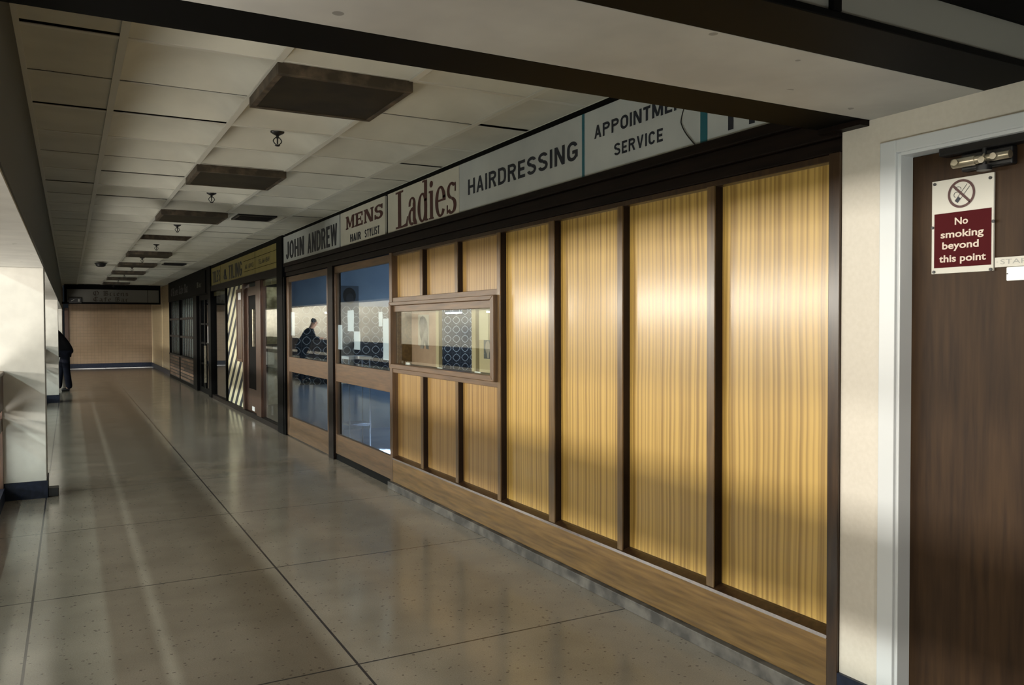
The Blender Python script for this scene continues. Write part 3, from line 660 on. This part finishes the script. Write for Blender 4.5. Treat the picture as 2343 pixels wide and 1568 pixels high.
pp = thing('door_post', 'dark timber post between the two glazed salon doors', 'post', (XF, 8.977, 0))
box('post', DARKW, pp, -.02, .08, -.095, .096, 0, 2.15, bevel=.004)
th = struct('trim_4', MB().box(XF+.012, XF+.07, 7.095, 8.88, 0, .068), BLACKW, 'dark threshold filling the shaded gap under the near salon door', 'threshold')  # black box stands in for the shade in the gap below the door
pq = thing('shop_post', 'tall dark post between the salon and the tile shop', 'post', (XF, 11.37, 0))
box('post', BLACKW, pq, -.03, .09, -.132, .21, 0, 2.715, bevel=.004)
pr = thing('door_post', 'dark timber strip between the far glazed salon door and the tall shop post', 'post', (XF, 11.2, 0))
box('post', BLACKW, pr, -.02, .08, -.036, .036, 0, 2.149, bevel=.003)
# salon interior
struct('wall_salon_far', MB().box(2.67, 8, 11.3, 11.42, 0, 2.92), BLUEW, 'blue inner wall of the salon', 'wall')
struct('wall_salon_back', MB().box(8, 8.15, 4.6, 32, 0, 2.92), BLUEW)
struct('wall_salon_near', MB().box(2.70, 8, 4.62, 4.74, 0, 2.92), DIM)
struct('floor_salon', MB().box(2.64, 8, 4.6, 11.42, -.3, .002), BLUEF)
struct('floor_shops', MB().box(2.64, 8, 11.42, 32.3, -.3, 0), mat('shop_floor', (.12, .12, .11), .4))
struct('ceiling_shops', MB().box(2.66, 8, 4.6, 26, 2.72, 2.80), DIM)
ctn = MB(); nn = 60
V = []
for i in range(nn+1):
    x = 2.72+(7.4-2.72)*i/nn; yy = 11.262+.006*math.sin(i*1.1)
    V += [(x, yy, .665), (x, yy, 1.755), (x, yy+.006, .665), (x, yy+.006, 1.755)]
F = []
for i in range(nn):
    a = 4*i; b = a+4; F += [(a, b, b+1, a+1), (a+2, a+3, b+3, b+2), (a, a+2, b+2, b), (a+1, b+1, b+3, a+3)]
ctn.add(V, F, True)
tag(ctn.build('patterned_curtain', RING), 'navy curtain printed with pale rings across the salon wall', 'curtain')
tr = thing('salon_trolley', 'small white-topped trolley behind the near glazed salon door', 'trolley', (3.0, 9.45, 0))
box('tray_top', PAPER, tr, -.13, .15, -.16, .16, 1.09, 1.125, bevel=.004); box('lower_tray', BLUEF, tr, -.12, .14, -.15, .15, .30, .325)
for a in (-.12, .13):
    for b in (-.14, .14): MB().cyl((a, b, 0), (a, b, 1.09), .009, n=10).build('leg', mat('blue_grey_leg', (.22, .27, .36), .4), tr)
por = thing('portrait_poster', 'dim poster of a dark haired head on the blue salon wall', 'poster', (3.50, 11.285, 1.79))
fpf = lambda u, v, w_: (u, .012-w_, v)
polys('poster_sheet', [R(-.13, .14, -.03, .26)], fpf, mat('poster_blue', (.07, .09, .12), .5), por, thick=.001)
polys('head_print', arc(.005, .12, .095, .115, .095, .115, 0, 360, 24), fpf, HAIR, por, thick=.002)
polys('face_print', arc(.012, .075, .055, .08, .055, .08, 0, 360, 20), fpf, mat('poster_face', (.035, .032, .036), .6), por, thick=.003)
cap = thing('caption_card', 'grey caption card with a dark square below the head poster', 'poster', (3.50, 11.285, 1.63))
polys('card_sheet', [R(-.10, .16, 0, .14)], fpf, mat('caption_grey', (.12, .15, .19), .5), cap, thick=.001)
polys('dark_square', [R(-.18, -.10, -.01, .14)], fpf, mat('caption_dark', (.02, .025, .03), .5), cap, thick=.002)
PAP = [('A', 8.503, 8.287, 1.428, 1.649, 'white paper high in the middle of the near salon door glass'), ('B', 8.984-.12, 8.70, 1.226, 1.495, 'white paper at the far edge of the near salon door glass'),
       ('C', 8.287, 8.08, 1.239, 1.428, 'white paper touching the lower corner of the middle one on the near door'), ('D', 7.389, 7.125, 1.165, 1.556, 'tall white paper at the near edge of the salon door glass'),
       ('E', 7.510, 7.400, 1.480, 1.620, 'small white paper under the lamp reflection on the near door glass'), ('F', 11.03, 10.83, 1.357, 1.667, 'white paper at the far edge of the second salon door glass')]
for _, ya, yb, z0, z1, lb in PAP:
    h = z1-z0; wd = ya-yb
    V = [(.002*math.sin(i*.9), -wd/2+wd*(i % 5)/4, h*(i//5)/4) for i in range(25)]
    tag(MB().add(V, [(j*5+i, j*5+i+1, (j+1)*5+i+1, (j+1)*5+i) for j in range(4) for i in range(4)], True).build('paper_sheet', PAPER, None, 0, (XF+.037, (ya+yb)/2, z0)), lb, 'paper', 'papers taped inside the salon door glass')

# salon signs
def sign(name, label, y1, y0, z0, z1, m):
    t = thing(name, label, 'sign', (XF, (y0+y1)/2, z0))
    MB().box(-.008, .014, (y0-y1)/2, (y1-y0)/2, 0, z1-z0).build('sign_sheet', m, t, .001)
    yc = (y0+y1)/2
    return t, (lambda u, v, w_: (-.008-w_, -u-yc, v-z0))
Z0, Z1 = 2.328, 2.686
t, f = sign('shop_sign', 'grey sign with condensed navy capitals beside the dark shop post', 11.235, 8.632, Z0, Z1, SIGNG)
goth('lettering', 'JOHN', (-11.09, -10.13, 2.372, 2.604), f, INK, t, .24, .16, .10); goth('lettering', 'ANDREW', (-9.96, -8.71, 2.366, 2.604), f, INK, t, .24, .16, .10)
t, f = sign('shop_sign', 'cream sign with maroon slab capitals over small black ones', 8.585, 7.19, Z0, Z1, SIGNC)
def slab(ch):
    if ch == 'M': return 1.0, [R(0, .30, 0, .12), R(.08, .24, 0, 1), R(0, .26, .88, 1), R(.66, 1.0, 0, .12), R(.72, .92, 0, 1), R(.72, 1.0, .88, 1), [(.08, 1), (.30, 1), (.56, .22), (.44, .08)], [(.90, 1), (.70, 1), (.44, .22), (.50, .08)]]
    if ch == 'E': return .86, [R(.08, .32, 0, 1), R(0, .8, 0, .14), R(0, .8, .86, 1), R(.3, .6, .44, .56), R(.66, .8, 0, .32), R(.66, .8, .68, 1), R(.54, .64, .34, .66)]
    if ch == 'N': return .98, [R(0, .30, 0, .12), R(.08, .22, 0, 1), R(0, .3, .88, 1), R(.66, .98, .88, 1), R(.74, .90, 0, 1), [(.08, 1), (.36, 1), (.90, 0), (.62, 0)]]
    if ch == 'S': return .84, arc(.41, .72, .38, .28, .24, .14, 20, 270)+arc(.41, .29, .40, .29, .25, .15, -180+20, 90)+[R(.64, .78, .66, .98), R(.02, .16, .02, .36)]
ps = []; x = 0
for ch in 'MENS':
    wd, q_ = slab(ch); ps += [[(a+x, b) for a, b in p] for p in q_]; x += wd+.06
off, sc = fit(ps, (-8.39, -7.235, 2.492, 2.628)); polys('lettering', ps, f, MAROON, t, off, sc)
goth('lettering', 'HAIR', (-8.244, -7.89, 2.354, 2.432), f, INK, t, .27, .2, .13); goth('lettering', 'STYLIST', (-7.77, -7.335, 2.354, 2.432), f, INK, t, .27, .2, .13)
t, f = sign('shop_sign', 'cream sign with one tall maroon word in serif letters', 7.108, 5.562, Z0, Z1, SIGNC)
def lad():
    out = []
    b, xh, asc = 0, .235, .325
    # L
    u = -6.90; out += [R(u+.055, u+.135, b, asc-.005), R(u, u+.19, asc-.018, asc), R(u, u+.27, b, b+.018), [(u+.17, b), (u+.29, b), (u+.30, b+.085), (u+.275, b+.085), (u+.25, b+.03), (u+.17, b+.018)]]
    # a
    u = -6.595; out += arc(u+.085, b+.068, .085, .072, .055, .022, 60, 300)+[R(u+.105, u+.168, b+.03, xh-.05), [(u+.105, b+.05), (u+.168, b+.05), (u+.20, b+.012), (u+.195, b-.004), (u+.13, b)]]+arc(u+.088, xh-.06, .080, .06, .05, .018, 0, 165)+[[(u+.008, xh-.075), (u+.055, xh-.075), (u+.055, xh-.04), (u+.012, xh-.04)]]+[[(u+.07, b+.12), (u+.11, b+.132), (u+.11, b+.15), (u+.06, b+.142)]]
    # d
    u = -6.383; out += arc(u+.105, xh/2, .105, xh/2+.004, .062, .02, 0, 360, 30)+[R(u+.145, u+.208, b+.005, asc+.008), R(u+.105, u+.17, asc-.006, asc+.010), R(u+.17, u+.235, b, b+.014)]
    # i
    u = -6.135; out += [R(u+.018, u+.08, b, xh-.01), R(u-.005, u+.05, xh-.022, xh-.006), R(u, u+.098, b, b+.014)]+arc(u+.048, xh+.045, .036, .027, .036, .027, 0, 360, 16)
    # e
    u = -6.010; out += arc(u+.105, xh/2, .105, xh/2+.004, .062, .02, 12, 325, 34)+[R(u+.05, u+.200, xh*.50, xh*.57), [(u+.15, xh*.5), (u+.207, xh*.5), (u+.203, xh*.68), (u+.146, xh*.68)]]
    # s
    u = -5.785; out += arc(u+.09, xh*.74, .085, xh*.27, .05, .02, 35, 270)+arc(u+.092, xh*.25, .090, xh*.27, .055, .02, -150, 90)+[R(u+.148, u+.170, xh*.68, xh*.97), R(u+.0, u+.024, xh*.02, xh*.30)]
    return out
polys('lettering', [[(a, b+2.345) for a, b in p] for p in lad()], f, MAROON, t)
t, f = sign('shop_sign', 'pale grey sign with one long navy word, next to the tall maroon one', 5.552, 3.895, Z0, Z1, SIGNG)
goth('lettering', 'HAIRDRESSING', (-5.40, -3.94, 2.440, 2.553), f, INK, t, .185, .18, .16)
t, f = sign('shop_sign', 'pale grey sign with two lines of navy capitals and a loose wire', 3.893, 2.91, Z0, Z1, SIGNG)
goth('lettering', 'APPOINTMENT', (-3.772, -2.955, 2.522, 2.594), f, INK, t, .19, .19, .14)
goth('lettering', 'SERVICE', (-3.585, -3.178, 2.395, 2.460), f, INK, t, .19, .19, .16)
MB().box(-.012, .01, 3.872-3.4015, 3.893-3.4015, 0, .356).build('edge_strip', TEAL, t)
t, f = sign('shop_sign', 'pale grey sign with a bold number half hidden by the beam', 2.906, 2.21, Z0, Z1, SIGNG)
goth('lettering', '14', (-2.745, -2.55, 2.352, 2.56), f, INK, t, .22, .17, .2)
MB().box(-.012, .01, 2.862-2.558, 2.906-2.558, 0, .356).build('edge_strip', TEAL, t)
pts = []
for i in range(25):
    s = i/24; pts.append((XF-.02-.01*math.sin(s*3), 2.985+.03*math.sin(s*math.pi)*1.2-.055*max(0, s-.45)*1.8, 2.55-.222*s))
tag(MB().tube(pts, .003, 6).build('loose_wire', IRON), 'thin dark wire hanging in a loop over the two-line sign', 'wire')

# ------------------------------------------------------------------ tile shop
def bar_thing(name, label, cat, part, m, x0, x1, a, b, c, d):
    t = thing(name, label, cat, (XF, (a+b)/2, c)); L = (b-a)/2
    box(part, m, t, x0, x1, -L, L, 0, d-c, bevel=.003); return t
bar_thing('shop_header', 'dark timber header under the yellow tile shop sign', 'header', 'header_board', DARKW, -.02, .09, 11.585, 17.65, 2.187, 2.297)
struct('trim_7', MB().box(XF-.01, XF+.06, 11.585, 17.65, 2.652, 2.718), BLACKW, 'black strip along the top of the yellow sign', 'trim')
bar_thing('shop_sill', 'low dark sill along the foot of the tile shop', 'sill', 'sill_board', DARKW, -.01, .09, 11.585, 17.655, 0, .074)
bar_thing('shop_post', 'reddish post between the marble sample window and the tile shop door', 'post', 'post_board', REDW, -.01, .09, 12.81, 13.16, .076, 2.185)
bar_thing('shop_post', 'narrow reddish post between the tile shop door and the striped sheet', 'post', 'post_board', REDW, -.01, .09, 14.18, 14.295, .076, 2.185)
bar_thing('shop_post', 'thin black post between the striped sheet and the plain window', 'post', 'post_board', BLACKW, -.01, .09, 15.965, 16.015, .076, 2.185)
bar_thing('shop_post', 'tall black post between the tile shop and the cafe', 'post', 'post_board', BLACKW, -.03, .09, 17.66, 18.02, 0, 2.715)
for i, (a, b) in enumerate(((11.60, 12.81), (16.02, 17.66))):
    t = thing('window_%d' % (i+1), ['shop window with hanging marble samples', 'plain shop window left of the striped sheet'][i], 'window', (XF, (a+b)/2, 0), kind='structure')
    L = (b-a)/2
    box('glass', GLASS, t, .03, .035, -L, L, .075, 2.185)
    for a2, b2 in ((-L+.02, -.02), (.02, L-.02)): box('transom_tile', mat('ochre_tile', (.27, .20, .07), .4), t, .036, .05, a2, b2, 2.09, 2.175)
sp = tag(MB().box(XF+.03, XF+.05, 14.30, 15.96, .08, 2.185).build('striped_sheet', STRIPE), 'cream and black diagonally striped sheet filling a tile shop window', 'sheet')
bd = thing('notice_board', 'dark brown board hung in front of the striped sheet', 'board', (XF, 14.55, .87))
box('board_panel', REDW, bd, -.010, .026, -.245, .245, 0, 1.24); MB().box(-.02, -.010, -.245, -.20, 0, 1.24).box(-.02, -.010, .20, .245, 0, 1.24).box(-.02, -.010, -.20, .20, 0, .05).box(-.02, -.010, -.20, .20, 1.19, 1.24).build('board_frame', STILE, bd, .002)
nt_ = tag(MB().box(-.001, .001, -.14, .14, 0, .12).build('paper_notice', PAPER, None, 0, (XF-.0115, 14.50, 1.93)), 'white paper notice at the top of the brown board', 'paper')
d4 = thing('door_4', 'dark brown tile shop door with a white plate at its foot', 'door', (XF+.04, 13.67, 0), kind='structure')
MB().box(0, .04, -.505, -.36, .075, 2.12).box(0, .04, .36, .505, .075, 2.12).box(0, .04, -.36, .36, .075, .45).box(0, .04, -.36, .36, 1.98, 2.12).build('door_frame', REDW, d4, .003)
box('door_panel', BLACKW, d4, .012, .03, -.36, .36, .45, 1.98); box('pull_handle', SILVER, d4, -.04, 0, -.22, -.17, 1.15, 1.75, bevel=.004)
box('foot_plate', PAPER, d4, -.006, 0, -.13, .07, .10, .17)
yt = thing('tile_sign', 'yellow gridded sign over the tile shop', 'sign', (XF, 14.82, 2.30)); fy = lambda u, v, w_: (-.008-w_, -u-14.82, v-2.30)
for a, b in ((11.62, 13.165), (13.19, 16.47), (16.50, 17.64)):
    MB().box(-.008, .02, a-14.82, b-14.82, 0, .35).build('sign_sheet', YTILE, yt, .001)
MB().box(-.006, .02, -3.2, 2.82, .0, .35).build('sign_backing', BLACKW, yt)
polys('ruled_line', [R(-14.12, -11.63, 2.55, 2.557), R(-14.12, -11.63, 2.376, 2.383)], fy, BLACKW, yt, thick=.003)
goth('lettering', 'TILES', (-17.46, -16.53, 2.345, 2.575), fy, INK, yt, .3, .15); goth('lettering', '&', (-16.12, -15.74, 2.345, 2.545), fy, INK, yt, .24, .15)
goth('lettering', 'TILING', (-15.57, -14.27, 2.33, 2.58), fy, INK, yt, .24, .13)
for a, b in ((-14.0, -13.80), (-13.70, -13.28)): text('lettering', 'AND' if a < -13.9 else 'ADVICE', (a, b, 2.42, 2.49), fy, INK, yt, .0)
text('lettering', 'TEL. 061 8569', (-12.90, -12.12, 2.43, 2.50), fy, INK, yt, .0)
def samp(label, X, y, w_, z0, z1, m):
    t = thing('tile_sample', label, 'tile sample', (X, y, z0), 'marble samples in the tile shop window')
    box('tile_face', m, t, -w_/2, w_/2, -.006, .006, 0, z1-z0)
    MB().box(-w_/2-.012, -w_/2, -.01, .012, -.02, z1-z0).box(w_/2, w_/2+.012, -.01, .012, -.02, z1-z0).box(-w_/2-.012, w_/2+.012, -.01, .012, -.02, 0).build('sample_frame', IRON, t)
    MB().cyl((0, 0, z1-z0), (0, 0, 2.72-z0), .004, n=6).build('hanger', IRON, t)
samp('broad mottled marble sample hanging high behind the tile shop glass', 2.84, 13.3, .18, 1.19, 2.10, MARBLE)
samp('pale marble sample hanging low behind the tile shop glass', 2.86, 13.32, .15, .22, 1.11, MARBLE2)
samp('narrow marble sample close to the dark shop post', 2.985, 13.0, .065, .17, 2.11, MARBLE)
struct('wall_tile_shop', MB().box(2.68, 8, 17.9, 18.02, 0, 2.92), DIM)
rk = thing('sample_rack', 'white sample rack standing behind the tile shop glass', 'rack', (3.06, 13.75, 0))
MB().box(-.14, .16, -.02, .02, 1.10, 1.14).box(-.14, .16, -.02, .02, .76, .80).build('rack_shelf', PAPER, rk); MB().box(-.14, -.11, -.02, .02, 0, 1.14).box(.13, .16, -.02, .02, 0, 1.14).build('rack_leg', PAPER, rk)

# ------------------------------------------------------------------ cafe front
cf = thing('cafe_shopfront', 'dark cafe shopfront with a brick foot and barred windows', 'shopfront', (XF, 22, 0))
def cb(n, m, x0, x1, a, b, c, d, bv=.003): return MB().box(x0-XF, x1-XF, a-22, b-22, c, d).build(n, m, cf, bv)
cb('fascia_board', BLACKW, XF-.02, XF+.09, 18.03, 25.75, 2.16, 2.72)
cb('post', BLACKW, XF-.04, XF+.09, 19.70, 20.32, 0, 2.16); cb('post', BLACKW, XF-.01, XF+.09, 25.66, 25.75, 0, 2.16)
cb('post', BLACKW, XF-.02, XF+.09, 23.15, 23.28, 0, 2.16)
cb('sill', DARKW, XF-.03, XF+.09, 20.32, 25.66, .655, .70)
cb('brick_foot', BRICK, XF-.005, XF+.09, 20.32, 25.66, .0, .655, 0)
cb('skirt', BLACKW, XF-.02, XF+.0, 20.32, 25.66, 0, .07)
for z in (1.635, 1.165): cb('cross_rail', DARKW, XF-.004, XF+.05, 20.32, 25.66, z, z+.055)
for a, b in ((20.32, 23.15), (23.28, 25.66)):
    cb('window_glass', GLASS, XF+.042, XF+.046, a, b, .70, 2.16, 0)
    n = 8
    for k in range(n):
        y = a+(b-a)*(k+.5)/n
        cb('window_bar', DARKW, XF+.03, XF+.04, y-.035, y+.035, .70, 2.16)
    cb('blind', REED, XF+.052, XF+.06, a, b, .70, 2.16, 0)
d5 = thing('door_5', 'dark cafe door with narrow panes', 'door', (XF, 18.87, 0), kind='structure')
MB().box(.02, .07, -.84, -.60, 0, 2.16).box(.02, .07, .62, .83, 0, 2.16).box(.02, .07, -.60, .62, 0, .12).box(.02, .07, -.6, .62, 2.05, 2.16).box(.02, .07, -.05, .05, .12, 2.05).build('door_frame', BLACKW, d5, .003)
MB().box(.03, .06, -.6, .62, .62, .66).box(.03, .06, -.6, .62, 1.08, 1.12).box(.03, .06, -.6, .62, 1.5, 1.54).build('glazing_bar', BLACKW, d5)
box('glass', GLASS, d5, .043, .048, -.6, .62, .12, 2.05); box('notice', PAPER, d5, .028, .031, -.66, -.38, 1.11, 1.47); box('pull_handle', SILVER, d5, -.02, .02, -.2, -.17, .25, 1.05)
cs = thing('cafe_sign', 'black cafe sign with dim grey broken letters', 'sign', (XF-.03, 22, 2.2))
MB().box(-.006, .008, -3.7, 3.6, -.02, .46).build('sign_board', BLACKW, cs)
fc2 = lambda u, v, w_: (-.006-w_, -u-22, v-2.2)
ps, _ = black_letter("O'Briens Cafe Bar"); off, sc = fit(ps, (-24.9, -21.15, 2.29, 2.53)); polys('lettering', ps, fc2, mat('dim_grey_letter', (.10, .095, .09), .6), cs, off, sc, .003)
ps, _ = black_letter("Bar"); off, sc = fit(ps, (-19.6, -18.85, 2.33, 2.46)); polys('lettering', ps, fc2, mat('dim_olive_letter', (.13, .13, .09), .6), cs, off, sc, .003)

# ------------------------------------------------------------------ ceiling fittings
ORD = ['first', 'second', 'third', '', 'fourth', 'fifth', 'sixth', 'seventh', 'eighth', 'ninth']
lp = None
for i in range(9):
    yc = P0+PY*(4*i)+PY/2; xc = (xs[2]+xs[3])/2
    if i == 3:
        t = thing('ceiling_recess', 'open black ceiling recess whose lamp cover is missing', 'ceiling lamp', (xc, yc, CZ))
        MB().box(-.33, -.30, -.34, .34, 0, .18).box(.30, .33, -.34, .34, 0, .18).box(-.3, .3, -.34, -.31, 0, .18).box(-.3, .3, .31, .34, 0, .18).build('recess_side', LAMPF, t)
        MB().box(-.02, .30, .14, .16, .07, .09).box(-.25, -.05, -.1, -.06, .10, .12).build('loose_bracket', SILVER, t); continue
    lab = '%s brown ceiling lamp box counted from the crossing beam' % ORD[i]
    if lp is None:
        lp = thing('ceiling_lamp', lab, 'ceiling lamp', (xc, yc, CZ), 'brown ceiling lamp boxes')
        MB().box(-.335, .335, -.34, -.31, -.055, .01).box(-.335, .335, .31, .34, -.055, .01).box(-.335, -.305, -.31, .31, -.055, .01).box(.305, .335, -.31, .31, -.055, .01).build('lamp_frame', LAMPF, lp, .003)
        box('diffuser', LAMPB, lp, -.305, .305, -.31, .31, -.05, -.03)
    else:
        t = copy_tree(lp); t.location = (xc, yc, CZ); t['label'] = lab
sk = None
for i in range(9):
    y = 5.27+2.72*i; lab = '%s black sprinkler head counted from the crossing beam' % ['first', 'second', 'third', 'fourth', 'fifth', 'sixth', 'seventh', 'eighth', 'ninth'][i]
    if sk is None:
        sk = thing('sprinkler', lab, 'sprinkler', (1.175, y, CZ), 'sprinkler heads along the ceiling')
        MB().lathe((0, 0, 0), [(.001, -.022), (.012, -.022), (.03, -.012), (.043, -.004), (.043, .004), (0.001, .004)]).build('rosette', IRON, sk)
        fm = MB().cyl((0, 0, -.04), (0, 0, -.012), .009, n=10).cyl((0, 0, -.075), (0, 0, -.04), .0045, n=8)
        for sgn in (-1, 1):
            fm.tube([(sgn*.020*math.sin(math.pi*k/10)*(1 if k else .4)+sgn*.006, 0, -.032-.05*k/10) for k in range(11)], .0035, 6)
        fm.build('yoke', IRON, sk)
        MB().lathe((0, 0, 0), [(.001, -.090), (.010, -.090), (.018, -.084), (.008, -.079), (.001, -.079)]).build('deflector', IRON, sk)
    else:
        t = copy_tree(sk); t.location = (1.175, y, CZ); t['label'] = lab
for i, y in enumerate((9.58, 17.65)):
    t = thing('air_vent', ['black slotted ceiling vent beside the third lamp box', 'far black ceiling vent beside the fifth lamp box'][i], 'vent', (1.865, y, CZ))
    MB().box(-.21, .21, -.23, -.205, -.012, .006).box(-.21, .21, .205, .23, -.012, .006).box(-.21, -.185, -.205, .205, -.012, .006).box(.185, .21, -.205, .205, -.012, .006).build('vent_frame', IRON, t)
    box('duct_opening', VOID, t, -.185, .185, -.205, .205, -.002, .004)
    sl = MB()
    for k in range(5): sl.box(-.185, .185, -.17+.08*k, -.155+.08*k, -.01, 0)
    sl.build('slat', IRON, t)
t = thing('smoke_detector', 'dark round smoke detector on the left of the far ceiling', 'smoke detector', (.56, 18.0, CZ))
MB().lathe((0, 0, 0), [(.001, -.07), (.055, -.07), (.085, -.05), (.095, -.012), (.11, -.008), (.11, .002), (.001, .002)]).build('detector_body', IRON, t)

# ------------------------------------------------------------------ person leaning on the balustrade
pe = thing('person', 'person in dark jacket and trousers leaning forward on the balustrade behind the second column', 'person', (-.10, 21.2, 0))
def skin(name, verts, edges, radii, m, parent, root=0, sub=2):
    me = bpy.data.meshes.new(name); me.from_pydata(verts, edges, []); me.materials.append(m)
    o = bpy.data.objects.new(name, me); COL.objects.link(o); o.parent = parent
    md = o.modifiers.new('skin', 'SKIN'); md.use_smooth_shade = True
    sv = me.skin_vertices[0].data
    for i, r in enumerate(radii):
        sv[i].radius = r if isinstance(r, tuple) else (r, r); sv[i].use_root = (i == root)
    s = o.modifiers.new('sub', 'SUBSURF'); s.levels = sub; s.render_levels = sub
    return o
V = []; E = []; Rd = []
def jt(p, r, par=None):
    V.append(p); Rd.append(r)
    if par is not None: E.append((par, len(V)-1))
    return len(V)-1
pel = jt((.0, 0, .93), (.06, .07)); wa = jt((-.07, 0, 1.07), (.07, .10), pel); ch = jt((-.16, 0, 1.26), (.095, .13), wa)
nk = jt((-.245, 0, 1.42), .06, ch); hd_ = jt((-.30, 0, 1.52), .078, nk); tp = jt((-.315, 0, 1.63), (.085, .075), hd_)
fc_ = jt((-.355, 0, 1.545), .05, hd_)
for sg in (-1, 1):
    hip = jt((.01, sg*.09, .84), .055, pel); kn = jt((.03 if sg < 0 else -.10, sg*.10, .47), .045, hip); an = jt((.085 if sg < 0 else -.14, sg*.10, .09), .03, kn)
    jt((.0 if sg < 0 else -.25, sg*.12, .045), (.025, .025), an)
    sh = jt((-.19, sg*.19, 1.335), .058, ch); el = jt((-.24, sg*.25, 1.15), .042, sh); wr = jt((-.42, sg*.17, 1.145), .028, el)
    pm = jt((-.475, sg*.15, 1.143), (.024, .036), wr)
    for k in range(4):
        a = jt((-.515, sg*.15+(k-1.5)*.019, 1.145), .009, pm); b = jt((-.545-.006*(k in (1, 2)), sg*.15+(k-1.5)*.021, 1.137), .0085, a); jt((-.562-.006*(k in (1, 2)), sg*.15+(k-1.5)*.021, 1.118), .0075, b)
    a = jt((-.465, sg*.15-sg*.04, 1.143), .010, pm); jt((-.495, sg*.15-sg*.055, 1.138), .009, a)
bod = skin('body', V, E, Rd, SKIN, pe)
# jacket
V, E, Rd = [], [], []
a0 = jt((.03, 0, .80), (.15, .185)); a = jt((.012, 0, .93), (.15, .185), a0); b = jt((-.065, 0, 1.07), (.14, .175), a); c = jt((-.155, 0, 1.27), (.142, .19), b); d = jt((-.225, 0, 1.385), (.08, .10), c)
for sg in (-1, 1):
    sh = jt((-.185, sg*.20, 1.34), .072, c); el = jt((-.24, sg*.255, 1.15), .057, sh); jt((-.40, sg*.175, 1.147), .044, el)
skin('jacket', V, E, Rd, CLOTH, pe)
V, E, Rd = [], [], []
a = jt((.005, 0, .97), (.13, .15))
for sg in (-1, 1):
    h = jt((.012, sg*.095, .82), .098, a); k = jt((.035 if sg < 0 else -.095, sg*.10, .47), .075, h); jt((.09 if sg < 0 else -.135, sg*.10, .045), .074, k)
skin('trousers', V, E, Rd, JEANS, pe)
for sg in (-1, 1):
    x = .07 if sg < 0 else -.16
    V, E, Rd = [], [], []
    p0 = jt((x+.03, sg*.10, .042), (.04, .045)); p1 = jt((x-.07, sg*.115, .04), (.036, .045), p0); jt((x-.15, sg*.125, .03), (.026, .04), p1)
    skin('shoe', V, E, Rd, IRON, pe)
V, E, Rd = [], [], []
p0 = jt((-.275, 0, 1.53), .075); p1 = jt((-.30, 0, 1.615), (.098, .088), p0); jt((-.33, 0, 1.655), .06, p1)
skin('hair', V, E, Rd, HAIR, pe)
for sg in (-1, 1):
    MB().lathe((-.398, sg*.028, 1.563), [(.001, -.008), (.006, -.005), (.008, 0), (.006, .005), (.001, .008)], 10).build('eye', PAPER, bod)
    MB().lathe((-.30, sg*.08, 1.545), [(.001, -.03), (.012, -.02), (.014, 0), (.012, .022), (.001, .03)], 10).build('ear', SKIN, bod)
MB().prism([(-.395, 1.555), (-.424, 1.527), (-.395, 1.522)], lambda p: (p[0], -.012, p[1]), lambda p: (p[0], .012, p[1])).build('nose', SKIN, bod, .004)
box('mouth', mat('lips', (.25, .10, .09), .5), pe, -.404, -.39, -.02, .02, 1.498, 1.506, bevel=.003)
